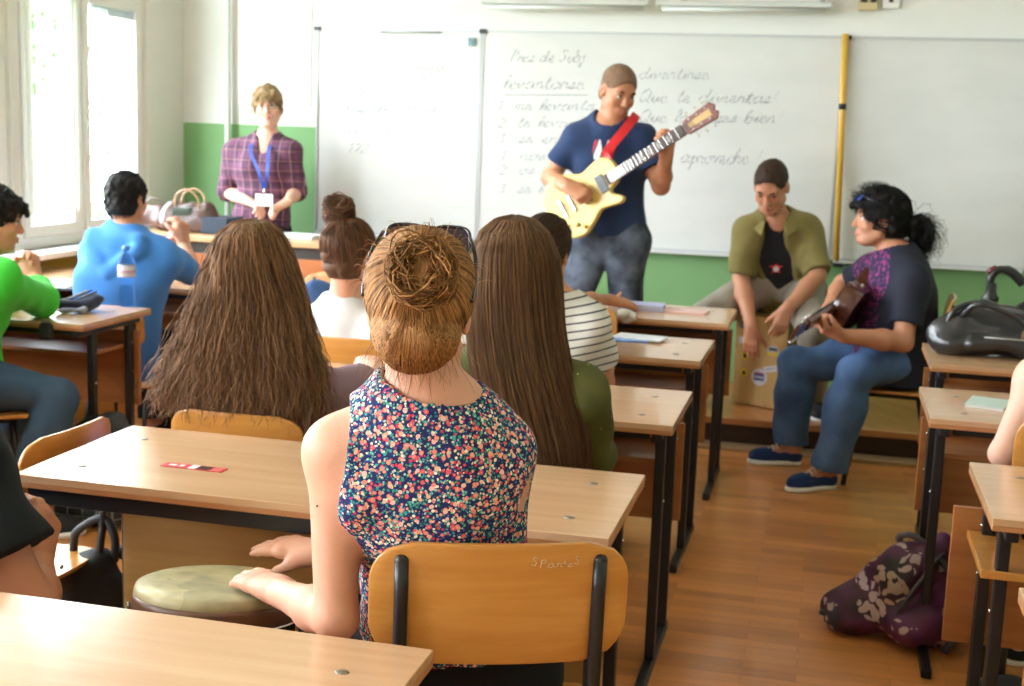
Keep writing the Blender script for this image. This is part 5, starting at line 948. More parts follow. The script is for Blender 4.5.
for q in 'RL': J['to'+q] = J['an'+q]+nrm([-.2 if q == 'R' else .2, -1, 0])*.12-Z(.045)
rC, oC = person('bearded young man in an open olive shirt sitting on and slapping the wooden box drum', fC, hdC, SK_MID, [('R', (.06, -.12, -1), (.1, .9, 0), dict(curl=.22, thumb=.2, spread=.10)), ('L', (-.30, -.15, -.95), (-.2, .9, 0), dict(curl=.30, thumb=.3, spread=.08))], h=.008, hf=.005)
w = NT('black_print_tee', .85)
top('black_tee', fC, cloth('black_jersey', (.014, .014, .016)), rC, oC, sl=(.3, .3), g=.010, hem=.10, folds=.003)
n0 = J['neck']; ch = fC.spine(.66)
cutf = [rc(fC.spine(.90)+fC.f*.150, fC.spine(-.05)+fC.f*.225, .062, .125, .008, op='-'), rc(X(n0, 0, -.07, .08), fC.spine(.88)+fC.f*.14, .045, .06, .008, op='-')]
coll = [rc(X(n0, sg*.075, .0, .030), X(n0, sg*.055, -.085, -.035), .016, .014, .012) for sg in (-1, 1)]+[rc(X(n0, -.07, .02, .030), X(n0, .07, .02, .030), .016, .016, .02)]
top('olive_shirt', fC, cloth('olive_cotton', rgb(126, 114, 66), .10), rC, oC, sl=(.93, .93), g=.022, hem=.12, loose=.018, cuff=.012, folds=.006, h=.007, cuts=cutf, extra=coll, neckr=.052)
for q in 'RL':
    e = J['sh'+q]+(J['el'+q]-J['sh'+q])*.88; d = nrm(J['el'+q]-J['sh'+q]); MB().tube([e-d*.03, e+d*.012], [.066, .068], 22).build('rolled_cuff', cloth('olive_cuff', rgb(116, 112, 62)), rC, oC, .006)
trousers('trousers', fC, cloth('grey_twill', rgb(150, 142, 130), .14), rC, oC, g=.018, glo=.02, folds=.006); shoes(fC, rC, oC, CHARC, M_WHITE)
def stampz(pts, Y, th, m, root, o, name, label=None):
    V = [at(x, y, Y) for x, y in pts]; n = len(V); mb = MB().add(V+[X(v, 0, th) for v in V], [tuple(range(n)), tuple(range(2*n-1, n-1, -1))]+[(i, n+i, n+(i+1) % n, (i+1) % n) for i in range(n)]); return mb.build(name, m, root, o, label=label)
hP, hC = hdC.cap(.003, back=-.055, zf=.084); sdf_obj('hair', hP, HM_DARK, rC, oC, h=.005, folds=.0015, fscale=120, global_clip=hC); hdC.features(rC, oC, HM_DARK, closed=True, open_lids=False, lip=rgb(196, 112, 104)); fuzz('hair_strands', hdC, HM_DARK, rC, oC, n=2600, ln=.010, t=.003, zf=.084, back=-.058, r=.0009, lay=.6)
bd = [rc(hdC.p(x*.052, .020, -.055), hdC.p(x*.026, .058, -.094), .015, .013, .02) for x in (-1, 1)]+[rc(hdC.p(-.02, .062, -.097), hdC.p(.02, .062, -.097), .0175, .0175, .02), rc(hdC.p(-.018, .0865, -.049), hdC.p(.018, .0865, -.049), .0035, .0035, .01)]
sdf_obj('beard', bd, mat('short_beard', rgb(104, 74, 56), .9, var=.2, vscale=80), rC, oC, h=.004, folds=.001, fscale=300)
def tee_print(name, pts, m):
    V = []
    for x, y in pts:
        d_ = at(x, y, 1.0)-CC; best = None
        for k in range(160):
            P_ = CC+d_*(6.35+k*.004)
            if min(float(_eval(q_, P_[None, :])[0]) for q_ in fC.torso_prims(.010+.012)) < 0: best = P_; break
        V.append(best if best is not None else CC+d_*6.7)
    n = len(V); V = V+[np.mean(V, 0)]; tri = [(i, (i+1) % n, n) for i in range(n)]; V2 = [v-fC.f*.003 for v in V]
    MB().add(V+V2, tri+[(n+1+c, n+1+b, n+1+a) for a, b, c in tri]+[(i, n+1+i, n+1+(i+1) % n, (i+1) % n) for i in range(n)]).build(name, m, rC, oC)
PW_ = mat('tee_print_white', (.66, .66, .66), .7); PR_ = mat('tee_print_red', rgb(214, 40, 40), .7)
tee_print('star_print', [(776+7.5*r_*math.cos(a), 268+7*r_*math.sin(a)) for a, r_ in ((-math.pi/2+k*math.pi/5, 1 if k % 2 == 0 else .42) for k in range(10))], PR_)
tee_print('star_centre', [(776+3*math.cos(a), 269+3*math.sin(a)) for a in np.linspace(0, 6.283, 9)[:-1]], PW_)
tee_print('tee_lettering', [(757, 281), (768, 281), (768, 288), (757, 288)], PR_); tee_print('tee_lettering', [(770, 281), (783, 281), (783, 288), (770, 288)], PW_); tee_print('tee_lettering', [(774, 291), (784, 293), (780, 297), (772, 296)], PW_)
tee_print('mic_print', [(766, 243), (769, 238), (770, 262), (766, 266), (765, 254)], PW_)
nk_ = fC.J['neck']                         # turned-down collar, buttons and chest pocket of the olive shirt
for sg in (-1, 1):
    a_ = X(nk_, sg*.066, .015, .052); b_ = X(nk_, sg*.050, -.080, .010); c_ = X(nk_, sg*.062, -.125, -.060); d_ = X(nk_, sg*.105, -.085, -.030); e_ = X(nk_, sg*.100, .01, .022)
    V = [a_, b_, c_, d_, e_]; V2 = [X(v, 0, .004, -.006) for v in V]
    MB().add(V+V2, [(0, 1, 3, 4), (1, 2, 3), (9, 8, 6, 5), (8, 7, 6)]+[(i, 5+i, 5+(i+1) % 5, (i+1) % 5) for i in range(5)]).build('collar', cloth('olive_collar', rgb(134, 122, 74)), rC, oC)
# box drum (cajon)
c0, c1 = atz(731, 402, .15), atz(775, 410, .15); cx = nrm(c1-c0); cx[2] = 0; cw = .30; cz = .468; cyv = np.array([-cx[1], cx[0], 0]); cbase = np.array([c0[0], c0[1], .152]); cp_ = lambda x, y, z: cbase+cx*x+cyv*y+Z(z); RC = np.stack([cx, cyv, [0, 0, 1]], 1)
cj = empty('box_drum', cp_(.15, .15, 0), 0, 'wooden box drum covered with stickers on the stage', 'drum'); o = np.array(cj.location); CJW = wood('birch_face', rgb(214, 180, 122), rgb(198, 160, 100), .4, .2, 'z'); CJS = wood('cajon_side', rgb(150, 122, 64), rgb(128, 100, 48), .45, .2, 'z')
MB().box(cp_(cw/2, .158, cz/2), (cw, .29, cz), 0, RC).build('drum_shell', CJS, cj, o, .006); MB().box(cp_(cw/2, .007, cz/2), (cw, .010, cz-.002), 0, RC).build('front_plate', CJW, cj, o, .003)
for x, z in [(x, z) for x in (.012, cw-.012) for z in (.03, .16, .30, .44)]+[(.10, .012), (.20, .012)]: MB().ell(cp_(x, .001, z), (.004, .0025, .004), None, 8, 6).build('screw', M_STEEL, cj, o)
for x, z in ((.03, .0), (cw-.03, .0)):
    for y in (.04, .27): MB().tube([cp_(x, y, -.001), cp_(x, y, .004)], .012, 10).build('rubber_foot', M_DARKRUB, cj, o)
def sticker(x, z, w_, h_, m, name='sticker', round_=False, rot=0, th=.0015, y0=.0015, lb=None):
    c, s_ = math.cos(rot), math.sin(rot); pts = [(math.cos(a)*w_/2, math.sin(a)*h_/2) for a in np.linspace(0, 6.283, 25)[:-1]] if round_ else [(-w_/2, -h_/2), (w_/2, -h_/2), (w_/2, h_/2), (-w_/2, h_/2)]
    return MB().prism([(a*c-b*s_, a*s_+b*c) for a, b in pts], th, frame4(cp_(x, y0, z), cx, [0, 0, 1], -cyv)).build(name, m, cj, o, label=lb)
S_W = mat('sticker_white', (.75, .76, .80), .4); S_Y = mat('sticker_yellow', rgb(232, 200, 40), .4); S_B = mat('sticker_blue', rgb(60, 84, 150), .4); S_K = mat('sticker_black', (.03, .03, .04), .4); S_R = mat('sticker_red', rgb(190, 50, 50), .4)
sticker(.155, .155, .090, .090, S_W, round_=True, lb='round white sticker'); sticker(.155, .155, .058, .036, S_B, y0=-.001, lb='blue band on the round sticker')
for k in range(3): sticker(.137+.018*k, .155, .010, .013, S_W, y0=-.0025)
sticker(.155, .176, .05, .006, S_R, y0=-.001)
for z in (.165, .255): sticker(.065, z, .042, .046, S_Y, round_=True, lb='yellow sticker'); sticker(.065, z, .018, .022, S_K, y0=-.001, round_=True)
sticker(.06, .335, .075, .036, S_W, lb='white label'); sticker(.215, .205, .072, .030, S_W, rot=.25); sticker(.218, .207, .05, .006, mat('sticker_grey', (.35, .38, .5), .5), y0=-.001, rot=.25); sticker(.055, .415, .05, .036, S_B, rot=-.2, lb='blue sticker'); sticker(.056, .415, .03, .018, S_W, rot=-.2, y0=-.001); sticker(.225, .30, .07, .055, mat('sticker_silver', (.5, .52, .58), .4), round_=True); sticker(.225, .285, .06, .016, S_Y, y0=-.001); sticker(.225, .31, .045, .012, S_K, y0=-.001)
# ---- seated acoustic guitarist
hdA = Head(at(879, 219, 5.98), (-.95, -.22, .03), (0, 0, 1), 1.04); nk = at(896, 258, 5.98)
fA = Fig(dict(neck=nk, pel=np.array([at(892, 370, 5.98)[0], 5.98, .61]), chest=at(902, 310, 5.98), shL=at(912, 282, 5.80), shR=at(872, 272, 6.16), elL=at(903, 342, 5.72), wrL=at(843, 336, 5.56), elR=at(843, 284, 6.26), wrR=at(830, 306, 6.06), knR=at(797, 366, 6.10), anR=at(792, 446, 6.12), knL=at(856, 372, 5.70), anL=at(827, 466, 5.74)), (-.97, -.08, 0), sc=1.03, arm=1.12, torso=1.12, leg=1.08, flat=1.3)
J = fA.J; J['hipR'] = X(J['pel'], -.03, .10, -.03); J['hipL'] = X(J['pel'], -.03, -.11, -.03); J['anR'][2] = .085; J['anL'][2] = .085; J['toR'] = J['anR']+nrm([-1, -.25, 0])*.155-Z(.045); J['toL'] = J['anL']+nrm([-.75, -.55, 0])*.155-Z(.045)
rA, oA = person('man with black curly ponytail in dark purple patterned T-shirt seated, playing acoustic guitar', fA, hdA, SK_MID, [('L', (-.72, -.25, .25), (.35, .5, .75), dict(curls=[.9, .9, .95, 1.0], thumb=.3)), ('R', (-.45, -.35, -.55), (.5, -.3, -.4), dict(curl=.7, thumb=.4))], h=.008, hf=.005, jaw=1.08, belly=.02)
w = NT('dark_patterned_jersey', .85); nz = w.noise(w.mp((1, 1, 1)), 60, 3); s = w.sep(w.tc.outputs['Object']); front = w.math('MULTIPLY', w.math('MULTIPLY', w.math('LESS_THAN', s[0], -.055), w.math('LESS_THAN', w.math('ABSOLUTE', w.math('ADD', s[1], .01)), .165)), w.math('GREATER_THAN', s[2], .45)); m1 = w.math('MULTIPLY', w.math('GREATER_THAN', nz, .545), front)
big = w.noise(w.mp((1, 1, 1), loc=(2, 0, 0)), 7, 2); c = w.mix(w.math('MULTIPLY', front, .65), rgb(22, 26, 44), rgb(44, 32, 72)); c = w.mix(m1, c, w.ramp(nz, [(.5, rgb(80, 44, 110)), (.64, rgb(150, 44, 108))]))
top('patterned_shirt', fA, w.out(c), rA, oA, sl=(.72, .72), g=.016, hem=.14, belly=.03, loose=.015, cuff=.010, folds=.004, h=.007, neckr=.064)
trousers('jeans', fA, mat('blue_denim', rgb(82, 112, 158), .85, .2, var=.38, vscale=6, bump=.4, bscale=500), rA, oA, g=.018, glo=.034, length=.97, folds=.006, h=.009); shoes(fA, rA, oA, cloth('navy_canvas', rgb(36, 58, 104)), M_WHITE, mat('white_orange_laces', rgb(232, 206, 186), .7))
hP, hC = hdA.cap(.020, back=-.075, zf=.045, front=.05); hP += [rc(hdA.p(0, .085, .085), hdA.p(.02, .108, .050), .022, .013, .02), rc(hdA.p(-.03, .08, .09), hdA.p(-.04, .100, .055), .020, .012, .02), rc(hdA.p(0, -.10, -.01), hdA.p(0, -.125, -.02), .035, .022, .02)]
hc_ = sdf_obj('hair', hP, HM_BLACK, rA, oA, h=.005, folds=.006, fscale=55, global_clip=hC)
comb('hair_strands', hdA, HM_BLACK, hc_, oA, (0, -.97, -.12), n=900, R=(.094, .118, .104), lim=112, r=.0016, jit=.05, wave=.03)
pt = [hdA.p(0, -.125, -.02), hdA.p(0, -.165, -.015), hdA.p(.0, -.195, -.06), hdA.p(.0, -.20, -.125)]; pon = sdf_obj('ponytail', [rc(pt[0], pt[1], .022, .042, .02), rc(pt[1], pt[2], .042, .044, .02), rc(pt[2], pt[3], .042, .022, .02)], HM_BLACK, rA, oA, h=.006, folds=.012, fscale=45)
MB().tube([pt[0]+hdA.r*.026*math.cos(a)+hdA.u*.026*math.sin(a) for a in np.linspace(0, 6.283, 17)[:-1]], .006, 6, closed=True).build('hair_tie', M_WHITE, rA, oA)
L = []
for i in range(420):
    q = RNG.normal(size=3)*.016; tt = np.linspace(0, 1, 22); P_ = np.array(catmull(pt, 7))[::1]; idx = np.linspace(0, len(P_)-1, 22).astype(int); cur = P_[idx]+q*(1+1.3*np.sin(tt*2.6))[:, None]; ph = RNG.random()*6.28; cur = cur+.010*np.stack([np.sin(tt*26+ph), np.cos(tt*26+ph), np.sin(tt*22+ph)], 1)*tt[:, None]**.5; L.append(cur)
strands('ponytail_curls', np.array(L), .0013, HM_BLACK, pon, oA)
L = []
for i in range(260):
    th = RNG.random()*2.6+.2; s0 = hdA.p(RNG.normal()*.045, .02+math.cos(th)*.09, .04+math.sin(th)*.088); dd = (s0-hdA.c)*.22; ph = RNG.random()*6; tt = np.linspace(0, 1, 14); L.append(s0+dd*tt[:, None]+.007*np.stack([np.sin(tt*9+ph), np.cos(tt*9+ph), np.sin(tt*7+ph)], 1))
strands('loose_curls', np.array(L), .0012, HM_BLACK, hc_, oA); fuzz('hair_tufts', hdA, HM_BLACK, hc_, oA, n=3200, ln=.030, t=.020, zf=.045, front=.05, back=-.078, r=.0013, lay=.75, spread=1.0, crown=(0, .3, .95)); hdA.features(rA, oA, HM_BLACK, lip=rgb(180, 108, 96))
sg_ = empty('sunglasses', hdA.p(0, .06, .10), 0, 'blue mirrored sunglasses pushed up in the seated guitarist\'s black hair', 'sunglasses'); o = np.array(sg_.location); BL = mat('blue_mirror', rgb(40, 90, 200), .12, metal=.4, coat=.6)
for x in (-1, 1): MB().ell(hdA.p(x*.038, .098, .088), np.array([.026, .006, .020])*1.04, hdA.B @ np.array([[1, 0, 0], [0, .75, -.66], [0, .66, .75]]), 16, 10).build('lens', BL, sg_, o); MB().tube([hdA.p(x*.064, .098, .092), hdA.p(x*.094, .04, .075), hdA.p(x*.094, -.02, .045)], .003, 6).build('temple', M_FRAME, sg_, o)
MB().tube([hdA.p(-.014, .107, .092), hdA.p(.014, .107, .092)], .003, 6).build('nose_bridge', M_FRAME, sg_, o)
# acoustic guitar
go, gt = at(858, 292, 6.14), at(797, 330, 5.30); gx = nrm(gt-go); gz = np.array([-.9, .0, .42]); gz = nrm(gz-gx*np.dot(gz, gx)); gy = np.cross(gz, gx); gs = .92
ag = empty('acoustic_guitar', go, 0, 'dark brown acoustic guitar on the lap of the seated ponytailed man', 'guitar')
AC = [(0, 0), (.02, .11), (.10, .185), (.19, .18), (.26, .135), (.31, .125), (.38, .14), (.44, .125), (.475, .06), (.48, 0), (.475, -.06), (.44, -.125), (.38, -.14), (.31, -.125), (.26, -.135), (.19, -.18), (.10, -.185), (.02, -.11)]
ol = [tuple(p[:2]) for p in catmull([np.array(p) for p in AC], 4, True)]; WB = mat('dark_brown_lacquer', rgb(72, 34, 24), .18, coat=.7, var=.2, vscale=5)
MB().prism(ol, .095, frame4(gp(0, 0, -.095), gx*gs, gy*gs, gz*gs), smooth=True).build('guitar_body', WB, ag, go, .004); MB().prism([(x*.985+.004, y*.985) for x, y in ol], .003, frame4(gp(0, 0, .0005), gx*gs, gy*gs, gz*gs)).build('soundboard', mat('soundboard_dark', rgb(92, 48, 30), .25, coat=.4), ag, go)
MB().tube([gp(.33, 0, .0036), gp(.33, 0, .0050)], .048, 24).build('sound_hole', M_BLACK, ag, go); gbox(.13, .155, -.06, .06, .0035, .012).build('bridge', M_BLACK, ag, go, .002)
gbox(.40, .84, -.025, .025, -.020, .010).build('neck', mat('acoustic_neck', rgb(84, 46, 30), .3, coat=.3), ag, go, .006); gbox(.40, .84, -.027, .027, .0105, .016).build('fingerboard', mat('ebony', (.03, .022, .02), .3), ag, go)
MB().prism([(.84, -.026), (.86, -.038), (1.0, -.036), (1.0, .036), (.86, .038), (.84, .026)], .016, frame4(gp(0, 0, -.012), gx*gs, gy*gs, gz*gs)).build('headstock', WB, ag, go, .003)
for k in range(3):
    for sg in (-1, 1): mb = MB(); mb.tube([gp(.88+.04*k, sg*.036, -.004), gp(.88+.04*k, sg*.056, -.004)], .003, 6); mb.ell(gp(.88+.04*k, sg*.062, -.004), (.010, .010, .006), None, 10, 6); mb.build('tuning_peg', M_STEEL, ag, go)
st = MB()
for k in range(6): y = -.018+.0072*k; st.tube([gp(.14, y*1.1, .0135), gp(.84, y*.9, .0185), gp(.90, y*1.0, .006)], .0007, 4)
st.build('strings', M_STRING, ag, go); MB().ell(gp(.30, .128, -.048), (.008, .008, .008), None, 10, 8).build('strap_button', mat('ivory_button', (.75, .72, .65), .3), ag, go)
# ------------------------------------------------------------------ things lying and standing about
def outline_pts(pts, n=5): return [tuple(p) for p in catmull([np.array(p, float) for p in pts], n, True)]
def sheet(name, c, w, l, rz, m, label, cat, th=.003, z=.7505, group=None, curl=0, mb_=None):
    t = tag(MB().box((0, 0, th/2), (w, l, th)).build(name, m), label, cat, group); t.location = (c[0], c[1], z); t.rotation_euler = (0, 0, rz); return t
# sunglasses on the blond bun
og = hdN.p(0, .04, .12); t = empty('sunglasses', og, 0, 'large dark-framed sunglasses pushed up on the blond bun woman\'s head', 'sunglasses'); o = np.array(og)
ring = lambda x0: [hdN.p(x0+.032*math.copysign(abs(math.cos(a))**.6, math.cos(a)), .075-.30*abs(x0+.032*math.cos(a))**1.5+.012*math.sin(a), .112+.024*math.copysign(abs(math.sin(a))**.6, math.sin(a))) for a in np.linspace(0, 6.283, 29)[:-1]]
for x in (-.037, .037):
    R_ = ring(x); fr = MB().tube(R_, .0030, 8, closed=True).build('rim', M_FRAME, t, o); c_ = np.mean(R_, 0); MB().add(R_+[c_], [(i, (i+1) % 28, 28) for i in range(28)]).build('lens', M_LENS, t, o)
MB().tube([hdN.p(-.008, .079, .118), hdN.p(.008, .079, .118)], .003, 6).build('nose_bridge', M_FRAME, t, o)
for x in (-1, 1): MB().tube(catmull([hdN.p(x*.070, .035, .120), hdN.p(x*.084, .01, .085), hdN.p(x*.087, -.03, .040), hdN.p(x*.085, -.050, .015)], 5), .0032, 8).build('temple', M_FRAME, t, o)
# hand drum
DC = (-1.085, 2.085, .012); t = empty('hand_drum', DC, 0, 'goatskin hand drum with brown rim and metal ring played by the floral-top woman', 'drum'); R0 = .155; zt = .645
w = NT('goat_skin', .5, .1); nz = w.noise(w.mp(), 14, 5); n2 = w.noise(w.mp(loc=(1, 2, 3)), 5, 3)
MB().lathe([(0.001, zt-.002), (.10, zt-.001), (R0-.012, zt-.001), (R0-.003, zt-.005), (R0, zt-.013), (R0+.001, zt-.03)], n=56).build('drum_skin', w.out(w.mix(w.math('MULTIPLY', w.math('GREATER_THAN', n2, .5), .35), w.ramp(nz, [(.3, rgb(150, 146, 112)), (.55, rgb(190, 180, 136)), (.75, rgb(206, 196, 150))]), rgb(122, 120, 98))), t)
MB().lathe([(R0+.0012, zt-.02), (R0+.0025, zt-.03), (R0+.003, zt-.058), (R0, zt-.060)], n=56).build('skin_collar', wood('skin_edge', rgb(120, 84, 62), rgb(94, 62, 44), .5, .2, 'x'), t)
MB().tube([(math.cos(a)*(R0+.010), math.sin(a)*(R0+.010), zt-.058) for a in np.linspace(0, 6.283, 49)[:-1]], .0045, 8, closed=True).build('metal_ring', M_STEEL, t)
sh = [(R0-.004, zt-.055), (R0-.006, .50), (R0-.02, .38), (.10, .28), (.085, .22), (.10, .10), (.125, .004)]; MB().lathe(sh, n=48).build('drum_shell', wood('drum_shell', rgb(58, 24, 16), rgb(34, 14, 10), .3, .5, 'z'), t)
for k in range(6):
    a = k*math.pi/3+.25; c_, s_ = math.cos(a), math.sin(a); MB().tube([(c_*(R0+.014), s_*(R0+.014), zt-.05), (c_*(R0+.012), s_*(R0+.012), zt-.14)], .004, 8).box((c_*(R0+.006), s_*(R0+.006), zt-.15), (.02, .02, .04)).tube([(c_*(R0+.014), s_*(R0+.014), zt-.066), (c_*(R0+.018), s_*(R0+.018), zt-.086)], .0075, 6).build('lug', M_STEEL, t)
t.rotation_euler = (math.radians(-7), 0, 0)
# red ticket
t = empty('ticket', (*atz(194, 467, .7515)[:2], .7505), math.radians(-1), 'red and white printed paper ticket lying on the desk', 'ticket'); M_RED = mat('ticket_red', rgb(200, 34, 44), .45)
MB().box((0, 0, .0006), (.150, .034, .0010)).build('paper', M_RED, t); wp = MB()
wp.box((.000, 0, .0013), (.018, .033, .0004)); wp.box((-.052, .0, .0013), (.018, .012, .0004)); wp.box((-.030, .002, .0013), (.012, .014, .0004)); wp.build('white_print', mat('ticket_white', (.75, .74, .72), .45), t)
MB().box((.028, 0, .0013), (.030, .028, .0004)).build('dark_picture', mat('ticket_dark', rgb(58, 20, 20), .45), t)
wp = MB()
for k in range(4): wp.box((.055+.004*(k % 2), -.012+.008*k, .0013), (.022, .0022, .0004))
wp.build('small_print', mat('ticket_pink', rgb(230, 170, 170), .45), t)
# water bottle
bp = atz(127, 306, .75); t = empty('water_bottle', (bp[0], bp[1], .7505), 0, 'clear plastic water bottle with blue cap and pale label on the window-side desk', 'bottle'); M_PET = mat('pet_plastic', rgb(215, 235, 250), .03, trans=1.0); M_PET.node_tree.nodes['Principled BSDF'].inputs['IOR'].default_value = 1.12
MB().lathe([(.028, 0), (.033, .006), (.034, .03), (.029, .075), (.026, .085), (.029, .095), (.034, .12), (.034, .175), (.030, .195), (.018, .215), (.013, .222), (.013, .232)], n=24).build('bottle_body', M_PET, t)
MB().lathe([(.0345, .122), (.0350, .125), (.0350, .168), (.0345, .171)], n=24).build('label', mat('bottle_label', rgb(205, 200, 214), .4), t); MB().lathe([(.0355, .140), (.0355, .150)], n=24).build('label_stripe', mat('label_pink', rgb(196, 150, 170), .4), t)
MB().lathe([(.014, .230), (.0155, .232), (.0155, .246), (.013, .249)], n=20).build('cap', mat('cap_blue', rgb(70, 120, 215), .35), t)
# pencil case heap
pc = atz(78, 309, .76); t = empty('pencil_case', (pc[0], pc[1], .7505), .5, 'open blue and black pencil case on the window-side desk', 'pencil case')
sdf_obj('case', [el((0, 0, .028), (.085, .045, .030)), el((.05, .02, .045), (.05, .03, .022)), el((0, .0, .070), (.06, .025, .030), op='-')], mat('case_navy', rgb(36, 44, 72), .7, var=.3), t, h=.005, folds=.004, fscale=40)
for k, (c, dx) in enumerate((((.05, .05, .06), .02), ((.5, .5, .55), -.02), ((.03, .1, .4), 0))): MB().tube([(-.03+dx, .01*k-.01, .045), (.055+dx, .02*k-.02, .082)], .004, 7).build('pen', mat('pen', c, .3), t)
sdf_obj('grey_cloth', [el((-.02, -.05, .012), (.06, .035, .014))], mat('grey_check', rgb(130, 134, 150), .8, var=.4, vscale=30), t, h=.005, folds=.004, fscale=50)
t = tag(MB().tube([(0, 0, 0), (0, 0, -.010)], .02, 14).box((0, 0, -.035), (.05, .02, .055)).build('black_pouch', M_DARKRUB, bevel=.004), 'small black pouch hanging under the desk edge below the green elbow', 'pouch'); t.location = tuple(at(46, 322, 4.235))
# desk by the hoodie student: papers, phone
q = atz(52, 284, .75); sheet('paper_sheet', q, .21, .29, .3, mat('paper', (.78, .78, .78), .6), 'white paper sheets on the desk in front of the blue hoodie student', 'paper', th=.006)
q = atz(70, 290, .75); sheet('phone', q, .14, .07, .2, mat('phone_black', (.03, .04, .07), .15, coat=.5), 'dark phone lying on the desk in front of the blue hoodie student', 'phone', th=.009)
# teacher's desk on the stage
TD = empty('teacher_desk', (-3.03, 6.57, .152), 0, 'teacher\'s wide wooden desk with orange-brown front panel on the stage', 'desk'); OR = wood('orange_panel', rgb(206, 128, 78), rgb(184, 104, 58), .4, .3, 'x')
MB().bb(-.70, .62, -.23, .23, .718, .748).build('desktop', wood('teacher_top', rgb(224, 180, 136), rgb(206, 160, 114), .3, .3, 'x'), TD, bevel=.003); MB().bb(-.66, .58, -.215, -.197, .06, .655).build('front_panel', OR, TD, bevel=.002); MB().bb(-.66, .58, -.196, .20, .655, .717).build('gap_shade_box', mat('dark_gap', (.05, .04, .035), .6), TD)  # dark box stands in for the shade in the gap under the desktop
for x in (-.64, .56):
    MB().bb(x-.02, x+.02, -.19, .22, .0, .654).build('side_panel', OR, TD, bevel=.002)
def softbag(name, loc, rz, label, prims, m, folds=.006, fscale=22, h=.006, cat='bag', part='bag_body'):
    t = empty(name, loc, rz, label, cat); sdf_obj(part, prims, m, t, h=h, folds=folds, fscale=fscale, global_clip=[((0, 0, .002), (0, 0, -1))]); return t
tb = at(185, 233, 6.50); LB = mat('brown_leather', rgb(78, 52, 46), .35, coat=.3, var=.2)
t = softbag('handbag', (tb[0], 6.56, .902), .1, 'dark brown leather handbag standing open on the teacher\'s desk', [rc((-.12, 0, .05), (.12, 0, .05), .055, .055, .03, flat=(np.array([0, 1, 0.]), .8)), rc((-.10, 0, .12), (.10, 0, .13), .045, .045, .05), el((0, 0, .21), (.10, .03, .06), op='-')], LB)
for y in (-.04, .04): MB().tube(catmull([(-.07, y, .13), (-.06, y*1.3, .20), (.0, y*1.4, .235), (.06, y*1.3, .20), (.07, y, .13)], 5), .006, 8).build('handle', mat('tan_strap', rgb(176, 140, 110), .5), t)
MB().box((-.03, -.050, .10), (.11, .010, .075), 0).build('glossy_pocket', mat('patent_green', rgb(48, 62, 50), .08, coat=.8), t, bevel=.004)
tb = at(158, 233, 6.6); t = softbag('shoulder_bag', (tb[0]-.02, 6.60, .902), 0, 'smaller brown shoulder bag left of the open handbag on the teacher\'s desk', [rc((-.05, 0, .05), (.05, 0, .05), .05, .05, .03), rc((-.03, 0, .10), (.03, 0, .10), .035, .035, .04)], mat('umber_leather', rgb(96, 70, 66), .45, var=.2)); MB().tube(catmull([(-.06, 0, .10), (-.03, .0, .17), (.05, 0, .15), (.07, 0, .08)], 5), .005, 8).build('handle', LB, t)
tb = at(222, 232, 6.6); t = tag(MB().bb(-.08, .08, -.10, .10, .0, .09).build('navy_folder_box', mat('navy_board', rgb(36, 52, 74), .6), bevel=.004), 'navy blue document box on the teacher\'s desk beside the handbag', 'box'); t.location = (tb[0], 6.60, .902)
for k, (px_, w_, lb) in enumerate(((300, .24, 'open register of white pages on the teacher\'s desk before the teacher'), (262, .16, 'loose white papers on the teacher\'s desk, mostly hidden by long hair'))):
    q = at(px_, 237, 6.60); sheet('paper_stack', (q[0], 6.58), w_, .2, .1*k, mat('paper_grey', (.66, .67, .68), .6), lb, 'paper', th=.018-.006*k, z=.9015)
# denim bag on a chair
cb = at(313, 300, 5.1); chair(cb[0], 5.16, 170, 'chair holding the blue denim bag beside the bun girl')
softbag('denim_bag', (cb[0], 5.16, .456), .3, 'rounded blue denim bag on a chair beside the bun girl\'s neck', [rc((-.02, 0, .10), (.0, 0, .26), .12, .115, .04), el((.02, 0, .33), (.085, .08, .06), k=.04)], DENIM, folds=.008, fscale=14)
# magazines and papers on the front desks
PB = mat('magazine_blue', rgb(96, 130, 190), .4, var=.6, vscale=14); PW = mat('magazine_white', (.70, .72, .76), .45, var=.15, vscale=16); PK = mat('paper_pink', rgb(226, 190, 184), .6)
q = atz(620, 337, .76); sheet('magazine', q, .20, .13, .25, PB, 'blue and white magazine beside the striped shirt on the third desk', 'magazine', th=.006)
q = atz(640, 337, .76); sheet('booklet', q, .19, .12, -.15, PW, 'white booklet overlapping the blue magazine', 'booklet', th=.005, z=.7568)
q = atz(642, 307, .76); sheet('notebook_stack', q, .20, .13, .05, mat('lilac_cover', rgb(176, 178, 210), .5, var=.2), 'pale lilac notebooks stacked at the middle of the front-row desk', 'notebook', th=.026)
q = atz(685, 310, .76); sheet('paper_sheet', q, .20, .12, -.1, PK, 'pinkish folded paper on the front-row desk', 'paper', th=.008)
q = atz(616, 316, .76); t = empty('crumpled_papers', (q[0], q[1], .7505), 0, 'crumpled white wrappers on the front-row desk under the raised hand', 'wrappers'); sdf_obj('paper', [el((-.03, 0, .015), (.035, .025, .02)), el((.03, .01, .012), (.04, .02, .014))], mat('wrapper', (.70, .66, .64), .5), t, h=.005, folds=.012, fscale=60)
